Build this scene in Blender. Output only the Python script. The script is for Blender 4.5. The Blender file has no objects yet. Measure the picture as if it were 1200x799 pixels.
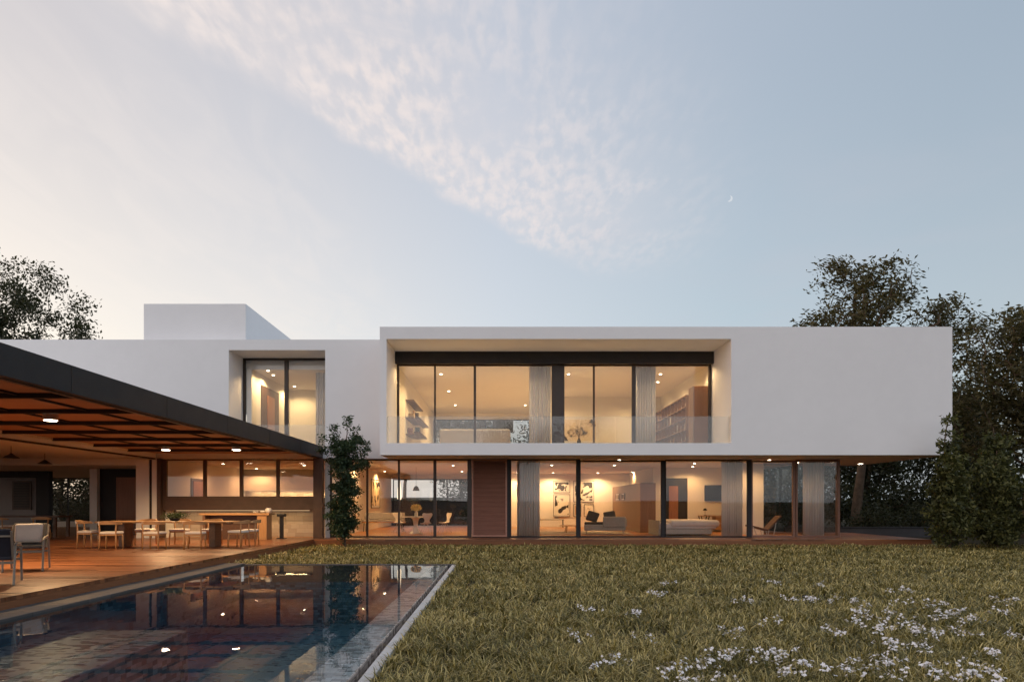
import bpy, math, random
import numpy as np
from mathutils import Vector, Matrix

# ------------------------------------------------------------------ camera, world, sun, exposure
SC = bpy.context.scene
COL = SC.collection
R = math.radians
EYE = 1.25

cam_d = bpy.data.cameras.new("camera")
cam = bpy.data.objects.new("camera", cam_d)
COL.objects.link(cam)
cam.location = (0, 0, EYE)
cam.rotation_euler = (R(90), 0, 0)
cam_d.sensor_width = 36.0
cam_d.lens = 24.0
cam_d.shift_x = 13.0 / 1200.0
cam_d.shift_y = 191.0 / 1200.0
cam_d.clip_start = 0.05
cam_d.clip_end = 3000.0
SC.camera = cam

SC.view_settings.view_transform = 'Standard'
SC.view_settings.look = 'None'
SC.view_settings.gamma = 1.0
SC.view_settings.exposure = 0.0
SC.view_settings.use_curve_mapping = False
SC.render.engine = 'CYCLES'
SC.cycles.use_denoising = True
SC.cycles.max_bounces = 9
SC.cycles.diffuse_bounces = 4
SC.cycles.glossy_bounces = 5
SC.cycles.transparent_max_bounces = 24
SC.cycles.transmission_bounces = 4
SC.cycles.sample_clamp_indirect = 6.0
SC.cycles.caustics_reflective = False
SC.cycles.caustics_refractive = False
SC.cycles.use_adaptive_sampling = True
SC.cycles.adaptive_threshold = 0.012

SUN_EL, SUN_AZ = 5.0, -64.0        # low in the west, left of and beyond the house


class NT:
    """tiny helper to write node graphs as expressions"""
    def __init__(self, tree):
        self.t = tree

    def n(self, typ, **kw):
        nd = self.t.nodes.new(typ)
        for k, v in kw.items():
            setattr(nd, k, v)
        return nd

    def _set(self, sock, v):
        if isinstance(v, bpy.types.NodeSocket):
            self.t.links.new(v, sock)
        elif v is not None:
            if isinstance(v, (tuple, list)) and len(v) == 3 and sock.type == 'RGBA':
                v = (*v, 1.0)
            sock.default_value = v

    def m(self, op, a, b=None, c=None, clamp=False):
        nd = self.n('ShaderNodeMath', operation=op, use_clamp=clamp)
        self._set(nd.inputs[0], a)
        if b is not None:
            self._set(nd.inputs[1], b)
        if c is not None:
            self._set(nd.inputs[2], c)
        return nd.outputs[0]

    def vm(self, op, a, b=None):
        nd = self.n('ShaderNodeVectorMath', operation=op)
        self._set(nd.inputs[0], a)
        if b is not None:
            self._set(nd.inputs[1], b)
        return nd.outputs['Value'] if op in ('DOT_PRODUCT', 'LENGTH') else nd.outputs[0]

    def mix(self, f, a, b, blend='MIX'):
        nd = self.n('ShaderNodeMix', data_type='RGBA', blend_type=blend)
        self._set(nd.inputs['Factor'], f)
        self._set(nd.inputs['A'] if False else nd.inputs[6], a)
        self._set(nd.inputs[7], b)
        return nd.outputs[2]

    def ss(self, x, lo, hi):
        nd = self.n('ShaderNodeMapRange', interpolation_type='SMOOTHSTEP')
        self._set(nd.inputs['Value'], x)
        nd.inputs['From Min'].default_value = lo
        nd.inputs['From Max'].default_value = hi
        return nd.outputs[0]

    def noise(self, vec, scale, detail=4.0, rough=0.55, dist=0.0, out=0):
        nd = self.n('ShaderNodeTexNoise')
        if vec is not None:
            self.t.links.new(vec, nd.inputs['Vector'])
        nd.inputs['Scale'].default_value = scale
        nd.inputs['Detail'].default_value = detail
        nd.inputs['Roughness'].default_value = rough
        nd.inputs['Distortion'].default_value = dist
        return nd.outputs[out]

    def comb(self, x, y, z):
        nd = self.n('ShaderNodeCombineXYZ')
        for i, v in enumerate((x, y, z)):
            self._set(nd.inputs[i], v)
        return nd.outputs[0]

    def sep(self, v):
        nd = self.n('ShaderNodeSeparateXYZ')
        self.t.links.new(v, nd.inputs[0])
        return nd.outputs[0], nd.outputs[1], nd.outputs[2]

    def ramp(self, f, stops):
        nd = self.n('ShaderNodeValToRGB')
        cr = nd.color_ramp
        while len(cr.elements) < len(stops):
            cr.elements.new(0.5)
        for e, (p, c) in zip(cr.elements, stops):
            e.position = p
            e.color = (*c, 1.0)
        self._set(nd.inputs[0], f)
        return nd.outputs[0]


world = bpy.data.worlds.new("World")
SC.world = world
world.use_nodes = True
wt = world.node_tree
wt.nodes.clear()
g = NT(wt)
tc = g.n('ShaderNodeTexCoord')
dx, dy, dz = g.sep(tc.outputs['Generated'])
dzc = g.m('MAXIMUM', dz, 0.0)
# west (warm, -x) to east (blue, +x)
low = g.ramp(g.m('MULTIPLY_ADD', dx, 0.5, 0.5),
             [(0.0, (1.05, .90, .76)), (0.24, (.90, .83, .755)), (0.36, (.83, .79, .76)), (0.50, (.655, .695, .745)),
              (0.66, (.49, .59, .66)), (0.82, (.47, .535, .59)), (1.0, (.42, .48, .54))])
high = g.ramp(g.m('MULTIPLY_ADD', dx, 0.5, 0.5),
              [(0.0, (.62, .57, .57)), (0.26, (.60, .565, .58)), (0.5, (.49, .545, .64)),
               (0.75, (.345, .42, .51)), (1.0, (.28, .36, .46))])
base = g.mix(g.ss(dzc, 0.06, 0.62), low, high)
# the physical dusk sky adds its own glow round the sunset
sky = g.n('ShaderNodeTexSky', sky_type='NISHITA', sun_disc=False)
sky.sun_elevation = R(SUN_EL)
sky.sun_rotation = R(SUN_AZ)
sky.air_density = 1.0
sky.dust_density = 1.5
nish = g.vm('MULTIPLY', sky.outputs[0], (0.05, 0.05, 0.05))
# cloud sheets on a plane overhead
inv = g.m('DIVIDE', 1.0, g.m('MAXIMUM', dz, 0.06))
u = g.m('MULTIPLY', dx, inv)
v = g.m('MULTIPLY', dy, inv)
uv = g.comb(u, v, 0.0)
wob = g.m('SUBTRACT', g.noise(uv, 3.0, 4), 0.5)
d = g.m('ADD', g.m('MULTIPLY', g.m('ADD', u, 0.655), 0.82),
        g.m('MULTIPLY', g.m('SUBTRACT', v, 1.355), -0.573))
d = g.m('ADD', d, g.m('MULTIPLY', wob, 0.16))
edge = g.m('MULTIPLY', g.ss(d, -0.13, -0.03), g.ss(d, 0.95, 0.10))
edge = g.m('MULTIPLY', edge, g.ss(v, 3.2, 2.3))
edge = g.m('MULTIPLY', edge, g.ss(u, 1.05, 0.30))
edge = g.m('MULTIPLY', edge, g.ss(v, 0.2, 1.1))
puv = g.comb(u, g.m('MULTIPLY', v, 0.36), 0.0)
puff = g.ss(g.noise(puv, 28.0, 3, 0.5, 0.15), 0.34, 0.68)
veil = g.ss(g.noise(uv, 3.2, 5, 0.6, 0.6), 0.28, 0.62)
cl = g.m('MULTIPLY', edge, g.m('ADD', g.m('MULTIPLY', g.m('MULTIPLY', puff, veil), 0.58), 0.28))
ccol = g.ramp(g.m('MULTIPLY_ADD', dx, 0.5, 0.5),
              [(0.0, (.95, .83, .75)), (0.42, (.90, .785, .73)), (0.58, (.80, .73, .725)), (1.0, (.52, .54, .59))])
c1 = g.mix(cl, base, ccol)
# thin warm streaks low in the west
rot = g.comb(g.m('ADD', g.m('MULTIPLY', u, 2.6), g.m('MULTIPLY', v, 0.2)), g.m('MULTIPLY', v, 0.8), 0.3)
st = g.ss(g.noise(rot, 2.3, 6, 0.55, 0.9), 0.36, 0.72)
stm = g.m('MULTIPLY', g.ss(u, -0.40, -0.75), g.ss(v, 1.0, 1.7))
c2 = g.mix(g.m('MULTIPLY', g.m('MULTIPLY', st, stm), 0.22), c1, (.88, .79, .73))
# faint lilac veils in the east
ev = g.ss(g.noise(uv, 1.1, 4, 0.5), 0.46, 0.70)
evm = g.m('MULTIPLY', g.ss(u, 0.1, 0.5), 0.22)
c3 = g.mix(g.m('MULTIPLY', ev, evm), c2, (.53, .53, .59))
# day moon, a thin crescent
md = Vector((268 / 800, 1.0, 357.5 / 800)).normalized()
nrm = g.vm('NORMALIZE', tc.outputs['Generated'])
ma = g.m('GREATER_THAN', g.vm('DOT_PRODUCT', nrm, tuple(md)), math.cos(R(0.21)))
mo = (md + Vector((-0.0024, 0, 0.0010))).normalized()
mb_ = g.m('LESS_THAN', g.vm('DOT_PRODUCT', nrm, tuple(mo)), math.cos(R(0.21)))
c4 = g.mix(g.m('MULTIPLY', g.m('MULTIPLY', ma, mb_), 0.5), c3, (.85, .85, .85))
# the unseen sky behind the viewer is brightened to light the facade
back = g.ss(dy, 0.10, -0.55)
c5 = g.mix(back, c4, g.vm('MULTIPLY', c4, (1.69, 1.60, 1.57)))
tot = g.vm('ADD', g.vm('MULTIPLY', c5, (.945, .935, .935)), nish)
bg = g.n('ShaderNodeBackground')
wt.links.new(tot, bg.inputs['Color'])
bg.inputs['Strength'].default_value = 1.0
wo = g.n('ShaderNodeOutputWorld')
wt.links.new(bg.outputs[0], wo.inputs['Surface'])

sun_d = bpy.data.lights.new("sun", 'SUN')
sun_d.energy = 0.5
sun_d.angle = R(12)
sun_d.color = (1.0, .78, .58)
sun = bpy.data.objects.new("sun", sun_d)
COL.objects.link(sun)
sdir = Vector((math.sin(R(SUN_AZ)) * math.cos(R(SUN_EL)), math.cos(R(SUN_AZ)) * math.cos(R(SUN_EL)), math.sin(R(SUN_EL))))
sun.rotation_euler = sdir.to_track_quat('Z', 'Y').to_euler()
sun.location = sdir * 60

# ------------------------------------------------------------------ mesh helpers
class MB:
    def __init__(self):
        self.v, self.f = [], []

    def add(self, vs, fs):
        o = len(self.v)
        self.v += [tuple(p) for p in vs]
        self.f += [tuple(i + o for i in f) for f in fs]
        return self

    def box(self, x0, x1, y0, y1, z0, z1):
        return self.add([(x0, y0, z0), (x1, y0, z0), (x1, y1, z0), (x0, y1, z0),
                         (x0, y0, z1), (x1, y0, z1), (x1, y1, z1), (x0, y1, z1)],
                        [(0, 3, 2, 1), (4, 5, 6, 7), (0, 1, 5, 4), (1, 2, 6, 5), (2, 3, 7, 6), (3, 0, 4, 7)])

    def bar(self, p, q, w, h, w2=None, h2=None, up=(0, 0, 1)):
        """rectangular bar from p to q, w across, h along 'up'"""
        p, q = Vector(p), Vector(q)
        d = (q - p).normalized()
        s = d.cross(Vector(up))
        if s.length < 1e-4:
            s = d.cross(Vector((0, 1, 0)))
        s.normalize()
        t = s.cross(d)
        w2 = w if w2 is None else w2
        h2 = h if h2 is None else h2
        vs = []
        for c, a, b in ((p, w, h), (q, w2, h2)):
            for i, j in ((-1, -1), (1, -1), (1, 1), (-1, 1)):
                vs.append(c + s * (i * a / 2) + t * (j * b / 2))
        return self.add(vs, [(0, 1, 2, 3), (7, 6, 5, 4), (0, 4, 5, 1), (1, 5, 6, 2), (2, 6, 7, 3), (3, 7, 4, 0)])

    def tube(self, pts, rad, n=10, flat=1.0, cap=True):
        pts = [Vector(p) for p in pts]
        if not isinstance(rad, (list, tuple)):
            rad = [rad] * len(pts)
        vs, fs = [], []
        prev = None
        for i, p in enumerate(pts):
            d = (pts[min(i + 1, len(pts) - 1)] - pts[max(i - 1, 0)]).normalized()
            if prev is None:
                s = d.cross(Vector((0, 0, 1)))
                if s.length < 1e-3:
                    s = Vector((1, 0, 0))
            else:
                s = prev - d * prev.dot(d)
            s.normalize()
            prev = s
            t = s.cross(d)
            for k in range(n):
                a = 2 * math.pi * k / n
                vs.append(p + s * (math.cos(a) * rad[i]) + t * (math.sin(a) * rad[i] * flat))
        for i in range(len(pts) - 1):
            for k in range(n):
                a, b = i * n + k, i * n + (k + 1) % n
                fs.append((a, b, b + n, a + n))
        if cap:
            fs.append(tuple(range(n - 1, -1, -1)))
            o = (len(pts) - 1) * n
            fs.append(tuple(range(o, o + n)))
        return self.add(vs, fs)

    def lathe(self, prof, c=(0, 0, 0), n=24):
        vs, fs = [], []
        for r, z in prof:
            for k in range(n):
                a = 2 * math.pi * k / n
                vs.append((c[0] + r * math.cos(a), c[1] + r * math.sin(a), c[2] + z))
        for i in range(len(prof) - 1):
            for k in range(n):
                a, b = i * n + k, i * n + (k + 1) % n
                fs.append((a, b, b + n, a + n))
        fs.append(tuple(range(n - 1, -1, -1)))
        o = (len(prof) - 1) * n
        fs.append(tuple(range(o, o + n)))
        return self.add(vs, fs)

    def prism(self, pts, axis, a, b):
        """extrude a 2-D outline along an axis ('x','y','z')"""
        def p3(p, h):
            return {'x': (h, p[0], p[1]), 'y': (p[0], h, p[1]), 'z': (p[0], p[1], h)}[axis]
        n = len(pts)
        vs = [p3(p, a) for p in pts] + [p3(p, b) for p in pts]
        fs = [tuple(range(n - 1, -1, -1)), tuple(range(n, 2 * n))]
        fs += [(i, (i + 1) % n, (i + 1) % n + n, i + n) for i in range(n)]
        return self.add(vs, fs)

    def build(self, name, mat, parent=None, world=False, bevel=0.0, smooth=False, seg=2, solid=0.0, sub=0):
        off = Vector((0, 0, 0))
        if world:
            p = parent
            while p is not None:
                off += p.location
                p = p.parent
        me = bpy.data.meshes.new(name)
        me.from_pydata([(x - off.x, y - off.y, z - off.z) for x, y, z in self.v], [], self.f)
        if smooth:
            me.polygons.foreach_set('use_smooth', [True] * len(me.polygons))
        me.materials.append(mat)
        o = bpy.data.objects.new(name, me)
        COL.objects.link(o)
        import bmesh
        bm = bmesh.new()
        bm.from_mesh(me)
        bmesh.ops.recalc_face_normals(bm, faces=bm.faces)
        bm.to_mesh(me)
        bm.free()
        if solid:
            s = o.modifiers.new('solid', 'SOLIDIFY')
            s.thickness = solid
            s.offset = 0
        if bevel:
            b = o.modifiers.new('bevel', 'BEVEL')
            b.width = bevel
            b.segments = seg
            b.limit_method = 'ANGLE'
            b.angle_limit = R(35)
        if sub:
            s = o.modifiers.new('sub', 'SUBSURF')
            s.levels = s.render_levels = sub
        if parent is not None:
            o.parent = parent
        return o


def np_mesh(name, verts, faces, mat, parent=None, smooth=False):
    faces = np.asarray(faces, dtype=np.int32)
    k = faces.shape[1]
    me = bpy.data.meshes.new(name)
    me.vertices.add(len(verts))
    me.vertices.foreach_set('co', np.asarray(verts, dtype=np.float32).ravel())
    me.loops.add(faces.size)
    me.loops.foreach_set('vertex_index', faces.ravel())
    me.polygons.add(len(faces))
    me.polygons.foreach_set('loop_start', np.arange(0, faces.size, k, dtype=np.int32))
    if smooth:
        me.polygons.foreach_set('use_smooth', np.ones(len(faces), dtype=bool))
    me.update(calc_edges=True)
    me.materials.append(mat)
    o = bpy.data.objects.new(name, me)
    COL.objects.link(o)
    if parent is not None:
        o.parent = parent
    return o


def tag(o, label=None, cat=None, group=None, kind=None):
    if label:
        o['label'] = label
    if cat:
        o['category'] = cat
    if group:
        o['group'] = group
    if kind:
        o['kind'] = kind
    return o


def thing(name, label, cat, loc=(0, 0, 0), rz=0.0, group=None):
    o = bpy.data.objects.new(name, None)
    o.empty_display_size = 0.2
    COL.objects.link(o)
    o.location = loc
    o.rotation_euler = (0, 0, rz)
    return tag(o, label, cat, group)


def dup(root, loc, rz=0.0, label=None, group=None, scale=None):
    def cp(o, parent):
        c = o.copy()
        COL.objects.link(c)
        c.parent = parent
        for ch in list(o.children):
            cp(ch, c)
        return c
    r = cp(root, None)
    r.location = loc
    r.rotation_euler = (0, 0, rz)
    if scale:
        r.scale = scale
    return tag(r, label, None, group)


def lamp(kind, name, loc, watts, parent=None, col=(1, .66, .29), radius=0.05, **kw):
    d = bpy.data.lights.new(name, kind)
    d.energy = watts * 11.0
    d.color = col
    if kind in ('POINT', 'SPOT'):
        d.shadow_soft_size = radius
    for k, v_ in kw.items():
        setattr(d, k, v_)
    o = bpy.data.objects.new(name, d)
    COL.objects.link(o)
    o.location = loc
    if parent is not None:
        off = Vector((0, 0, 0))
        p = parent
        while p is not None:
            off += p.location
            p = p.parent
        o.location = Vector(loc) - off
        o.parent = parent
    return o

# ------------------------------------------------------------------ materials
def newmat(name):
    m = bpy.data.materials.new(name)
    m.use_nodes = True
    m.node_tree.nodes.clear()
    return m, NT(m.node_tree)


def finish(g, shader, disp=None):
    o = g.n('ShaderNodeOutputMaterial')
    g.t.links.new(shader, o.inputs['Surface'])


def principled(g, col, rough=.5, metal=0.0, normal=None, spec=.5, coat=0.0, emis=None, estr=0.0):
    p = g.n('ShaderNodeBsdfPrincipled')
    g._set(p.inputs['Base Color'], col)
    g._set(p.inputs['Roughness'], rough)
    p.inputs['Metallic'].default_value = metal
    p.inputs['Specular IOR Level'].default_value = spec
    p.inputs['Coat Weight'].default_value = coat
    if normal is not None:
        g.t.links.new(normal, p.inputs['Normal'])
    if emis is not None:
        g._set(p.inputs['Emission Color'], emis)
        p.inputs['Emission Strength'].default_value = estr
    return p.outputs[0]


def bump(g, h, strength=.3, dist=.01):
    b = g.n('ShaderNodeBump')
    b.inputs['Strength'].default_value = strength
    b.inputs['Distance'].default_value = dist
    g.t.links.new(h, b.inputs['Height'])
    return b.outputs[0]


def obj_co(g):
    return g.n('ShaderNodeTexCoord').outputs['Object']


def pmat(name, col, rough=.5, metal=0.0, var=.12, scale=4.0, bstr=0.0, bscale=60.0, spec=.5, coat=0.0, bdist=.004):
    m, g = newmat(name)
    co = obj_co(g)
    n1 = g.noise(co, scale, 5, .6)
    n2 = g.noise(co, scale * 9, 3, .6)
    f = g.m('ADD', g.m('MULTIPLY', n1, .7), g.m('MULTIPLY', n2, .3))
    c0 = tuple(c * (1 - var) for c in col)
    c1 = tuple(min(1, c * (1 + var)) for c in col)
    cc = g.mix(g.ss(f, .3, .7), c0, c1)
    rr = g.m('ADD', g.m('MULTIPLY', g.m('SUBTRACT', n2, .5), .18), rough)
    nb = bump(g, g.noise(co, bscale, 4, .6), bstr, bdist) if bstr else None
    finish(g, principled(g, cc, rr, metal, nb, spec, coat))
    return m


def wood(name, c0, c1, axis='x', scale=1.0, rough=.45, coat=.0):
    m, g = newmat(name)
    co = obj_co(g)
    st = {'x': (.6, 9, 9), 'y': (9, .6, 9), 'z': (9, 9, .6)}[axis]
    v = g.vm('MULTIPLY', co, tuple(s * scale for s in st))
    n = g.noise(v, 2.2, 6, .62, .8)
    fine = g.noise(v, 11.0, 3, .6)
    f = g.m('ADD', g.m('MULTIPLY', n, .75), g.m('MULTIPLY', fine, .25))
    cc = g.ramp(f, [(.3, c0), (.52, tuple((a + b) / 2 for a, b in zip(c0, c1))), (.72, c1)])
    finish(g, principled(g, cc, g.m('MULTIPLY_ADD', fine, .2, rough - .1), 0, bump(g, fine, .12, .003), .5, coat))
    return m


def planks(name, c0, c1, along='x', width=.14, rough=.34, gap=.035, length=2.6, gapcol=.25):
    m, g = newmat(name)
    x, y, z = g.sep(obj_co(g))
    a, b = (x, y) if along == 'x' else (y, x)
    idx = g.m('FLOOR', g.m('DIVIDE', b, width))
    wn = g.n('ShaderNodeTexWhiteNoise', noise_dimensions='1D')
    g.t.links.new(idx, wn.inputs['W'])
    r0 = wn.outputs['Value']
    a2 = g.m('ADD', g.m('DIVIDE', a, length), g.m('MULTIPLY', r0, 7.3))
    idx2 = g.m('FLOOR', a2)
    wn2 = g.n('ShaderNodeTexWhiteNoise', noise_dimensions='2D')
    g.t.links.new(g.comb(idx, idx2, 0), wn2.inputs['Vector'])
    r1 = wn2.outputs['Value']
    grain = g.noise(g.comb(g.m('MULTIPLY_ADD', r1, 19.0, g.m('MULTIPLY', a, .8)), g.m('MULTIPLY', b, 14.0), r1), 2.0, 6, .62, .6)
    big = g.noise(g.comb(a, b, 0), .5, 3)
    f = g.m('ADD', g.m('ADD', g.m('MULTIPLY', r1, .5), g.m('MULTIPLY', grain, .45)), g.m('MULTIPLY_ADD', big, .3, -.15))
    cc = g.ramp(f, [(.15, c0), (.5, tuple((p + q) / 2 for p, q in zip(c0, c1))), (.85, c1)])
    fb = g.m('FRACT', g.m('DIVIDE', b, width))
    e = g.m('MINIMUM', g.m('MINIMUM', fb, g.m('SUBTRACT', 1.0, fb)),
            g.m('MULTIPLY', g.m('MINIMUM', g.m('FRACT', a2), g.m('SUBTRACT', 1.0, g.m('FRACT', a2))), length / width))
    gp = g.ss(e, gap * .4, gap)
    cc = g.mix(gp, g.vm('MULTIPLY', cc, (gapcol,) * 3), cc)
    h = g.m('ADD', gp, g.m('MULTIPLY', grain, .15))
    rr = g.m('ADD', g.m('MULTIPLY_ADD', grain, .22, rough - .11), g.m('MULTIPLY', g.m('SUBTRACT', r1, .5), .10))
    finish(g, principled(g, cc, rr, 0, bump(g, h, .35, .006), .5))
    return m


def tiles(name, cols, size=.06, grout=(.1, .1, .1), rough=.3, plane='xy', bw=.5, mortar=.06):
    """mosaic of small stones, any orientation of face (box-mapped by normal)"""
    m, g = newmat(name)
    x, y, z = g.sep(obj_co(g))
    nx, ny, nz = g.sep(g.n('ShaderNodeNewGeometry').outputs['Normal'])
    isx = g.m('GREATER_THAN', g.m('ABSOLUTE', nx), .7)
    isy = g.m('GREATER_THAN', g.m('ABSOLUTE', ny), .7)
    uu = g.m('ADD', g.m('MULTIPLY', isx, y), g.m('MULTIPLY', g.m('SUBTRACT', 1.0, isx), x))
    sd = g.m('MAXIMUM', isx, isy)
    vv = g.m('ADD', g.m('MULTIPLY', sd, z), g.m('MULTIPLY', g.m('SUBTRACT', 1.0, sd), y))
    row = g.m('FLOOR', g.m('DIVIDE', vv, size))
    wn = g.n('ShaderNodeTexWhiteNoise', noise_dimensions='1D')
    g.t.links.new(row, wn.inputs['W'])
    ua = g.m('ADD', g.m('DIVIDE', uu, size * bw * 4), g.m('MULTIPLY', wn.outputs['Value'], 5.0))
    ci = g.m('FLOOR', ua)
    wn2 = g.n('ShaderNodeTexWhiteNoise', noise_dimensions='2D')
    g.t.links.new(g.comb(row, ci, 0), wn2.inputs['Vector'])
    r = wn2.outputs['Value']
    big = g.noise(g.comb(uu, vv, 0), 1.2, 4, .6)
    f = g.m('ADD', g.m('MULTIPLY', r, .75), g.m('MULTIPLY_ADD', big, .6, -.18))
    cc = g.ramp(f, [(i / (len(cols) - 1), c) for i, c in enumerate(cols)])
    fu, fv = g.m('FRACT', ua), g.m('FRACT', g.m('DIVIDE', vv, size))
    e = g.m('MINIMUM', g.m('MINIMUM', fv, g.m('SUBTRACT', 1.0, fv)),
            g.m('MULTIPLY', g.m('MINIMUM', fu, g.m('SUBTRACT', 1.0, fu)), bw * 4))
    gp = g.ss(e, mortar * .5, mortar * 1.6)
    cc = g.mix(gp, grout, cc)
    finish(g, principled(g, cc, g.m('MULTIPLY_ADD', r, .2, rough - .1), 0,
                         bump(g, g.m('ADD', gp, g.m('MULTIPLY', r, .6)), .4, .006)))
    return m


def leafmat(name, stops, trans=.3, rough=.55):
    m, g = newmat(name)
    geo = g.n('ShaderNodeNewGeometry')
    co = obj_co(g)
    f = g.m('ADD', g.m('MULTIPLY', geo.outputs['Random Per Island'], .6), g.m('MULTIPLY', g.noise(co, .8, 3), .5))
    cc = g.ramp(f, stops)
    p = principled(g, cc, rough, 0, None, .35)
    t = g.n('ShaderNodeBsdfTranslucent')
    g.t.links.new(g.vm('MULTIPLY', cc, (1.2, 1.25, .7)), t.inputs['Color'])
    mx = g.n('ShaderNodeMixShader')
    mx.inputs[0].default_value = trans
    g.t.links.new(p, mx.inputs[1])
    g.t.links.new(t.outputs[0], mx.inputs[2])
    finish(g, mx.outputs[0])
    return m


def glassmat(name, tint=(.96, .96, .95), ior=1.45, haze=0.0):
    m, g = newmat(name)
    fc = g.n('ShaderNodeLayerWeight').outputs['Facing']
    r0 = ((ior - 1) / (ior + 1)) ** 2
    fr = g.m('MULTIPLY_ADD', g.m('POWER', fc, 5.0), 1 - r0, r0)
    gl = g.n('ShaderNodeBsdfGlossy')
    gl.inputs['Roughness'].default_value = 0.0
    tr = g.n('ShaderNodeBsdfTransparent')
    g._set(tr.inputs['Color'], tint)
    mx = g.n('ShaderNodeMixShader')
    g.t.links.new(fr, mx.inputs[0])
    g.t.links.new(tr.outputs[0], mx.inputs[1])
    g.t.links.new(gl.outputs[0], mx.inputs[2])
    s = mx.outputs[0]
    if haze:
        df = g.n('ShaderNodeBsdfDiffuse')
        df.inputs['Color'].default_value = (.8, .8, .8, 1)
        m2 = g.n('ShaderNodeMixShader')
        m2.inputs[0].default_value = haze
        g.t.links.new(s, m2.inputs[1])
        g.t.links.new(df.outputs[0], m2.inputs[2])
        s = m2.outputs[0]
    finish(g, s)
    return m


def watermat():
    m, g = newmat('pool_water')
    co = obj_co(g)
    v = g.vm('MULTIPLY', co, (1.0, .55, 1.0))
    h = g.m('ADD', g.noise(v, 2.2, 2, .5), g.m('MULTIPLY', g.noise(v, 9.0, 2, .5), .18))
    nb = bump(g, h, .022, .05)
    lw = g.n('ShaderNodeLayerWeight')
    g.t.links.new(nb, lw.inputs['Normal'])
    fr = g.m('MULTIPLY_ADD', g.m('POWER', lw.outputs['Facing'], 5.0), .98, .02)
    gl = g.n('ShaderNodeBsdfGlossy')
    gl.inputs['Roughness'].default_value = 0.0
    g.t.links.new(nb, gl.inputs['Normal'])
    tr = g.n('ShaderNodeBsdfTransparent')
    tr.inputs['Color'].default_value = (.72, .84, .91, 1)
    mx = g.n('ShaderNodeMixShader')
    g.t.links.new(fr, mx.inputs[0])
    g.t.links.new(tr.outputs[0], mx.inputs[1])
    g.t.links.new(gl.outputs[0], mx.inputs[2])
    finish(g, mx.outputs[0])
    return m


def emit(name, col, s):
    m, g = newmat(name)
    e = g.n('ShaderNodeEmission')
    g._set(e.inputs['Color'], col)
    e.inputs['Strength'].default_value = s
    finish(g, e.outputs[0])
    return m


def printmat(name, seed, dark=(.02, .02, .02), light=(.75, .72, .66), scale=2.0, thr=.5, mid=None):
    m, g = newmat(name)
    co = g.vm('ADD', obj_co(g), (seed * 3.1, seed * 1.7, seed * 2.3))
    n = g.noise(co, scale, 3, .45, 1.2)
    st = [(thr - .06, light), (thr, mid or light), (thr + .05, dark)]
    finish(g, principled(g, g.ramp(n, st), .6))
    return m


M = {}
M['stucco'] = pmat('white_stucco', (.80, .79, .795), .85, 0, .025, .35, .10, 45, .2, 0, .006)
M['plaster'] = pmat('interior_plaster', (.78, .755, .71), .8, 0, .02, .6, 0, 60, .2)
M['steel'] = pmat('dark_steel', (.028, .025, .026), .58, .0, .12, 3, .05, 80, .3)
M['bronze'] = pmat('bronze_frame', (.045, .030, .024), .40, .2, .12, 3, 0, 80, .5)
M['copper'] = pmat('timber_frame', (.20, .10, .065), .45, 0, .12, 3, 0, 80, .5)
M['concrete'] = pmat('pale_concrete', (.55, .54, .53), .75, 0, .10, 5, .2, 60, .3)
M['stone'] = tiles('coping_stone', [(.060, .056, .056), (.085, .078, .076), (.12, .11, .105)], .30, (.04, .037, .036), .85, 'xy', .5, .02)
M['deck'] = planks('deck_planks', (.085, .030, .014), (.34, .135, .055), 'x', .14, .33)
M['fascia_wood'] = wood('deck_fascia_wood', (.16, .058, .022), (.28, .11, .042), 'y', 1, .7)
M['floor'] = planks('interior_floor', (.30, .125, .045), (.50, .235, .095), 'x', .12, .36, .02, 2.2, .5)
M['ceil_wood'] = planks('ceiling_boards', (.36, .20, .115), (.54, .31, .185), 'x', .10, .65, .05, 3.2, .5)
M['kitchen'] = pmat('kitchen_panel', (.085, .050, .034), .5, 0, .15, 3, .05, 60, .4)
M['teak'] = wood('teak', (.33, .17, .07), (.52, .30, .13), 'x', 2.0, .42)
M['teak_z'] = wood('teak_upright', (.33, .17, .07), (.50, .28, .12), 'z', 2.0, .42)
M['walnut'] = wood('walnut', (.055, .028, .018), (.14, .07, .04), 'y', 1.2, .45)
M['walnut_z'] = wood('walnut_upright', (.12, .062, .036), (.24, .13, .075), 'z', 1.0, .45)
M['louvre'] = wood('louvre_wood', (.34, .155, .11), (.58, .29, .205), 'x', 1.2, .5)
M['doorwood'] = wood('door_wood', (.22, .085, .035), (.34, .15, .07), 'z', 1.0, .45)
M['cushion'] = pmat('cream_cushion', (.74, .70, .64), .9, 0, .06, 12, .25, 300, .1)
M['linen'] = pmat('grey_linen', (.40, .38, .37), .9, 0, .08, 9, .2, 260, .1)
M['bedding'] = pmat('bedding', (.62, .58, .57), .9, 0, .06, 5, .2, 120, .1)
M['navy'] = pmat('navy_sling', (.030, .034, .048), .8, 0, .12, 14, .25, 320, .2)
M['charcoal'] = pmat('charcoal_fabric', (.085, .078, .072), .9, 0, .12, 12, .2, 260, .1)
M['sofa_grey'] = pmat('sofa_fabric', (.34, .33, .31), .9, 0, .08, 9, .2, 240, .1)
def curtainmat():
    m, g = newmat('sheer_curtain')
    df = g.n('ShaderNodeBsdfDiffuse')
    df.inputs['Color'].default_value = (.84, .83, .83, 1)
    tr = g.n('ShaderNodeBsdfTranslucent')
    tr.inputs['Color'].default_value = (.80, .79, .80, 1)
    mx = g.n('ShaderNodeMixShader')
    mx.inputs[0].default_value = .5
    g.t.links.new(df.outputs[0], mx.inputs[1])
    g.t.links.new(tr.outputs[0], mx.inputs[2])
    finish(g, mx.outputs[0])
    return m
M['curtain'] = curtainmat()
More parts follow.
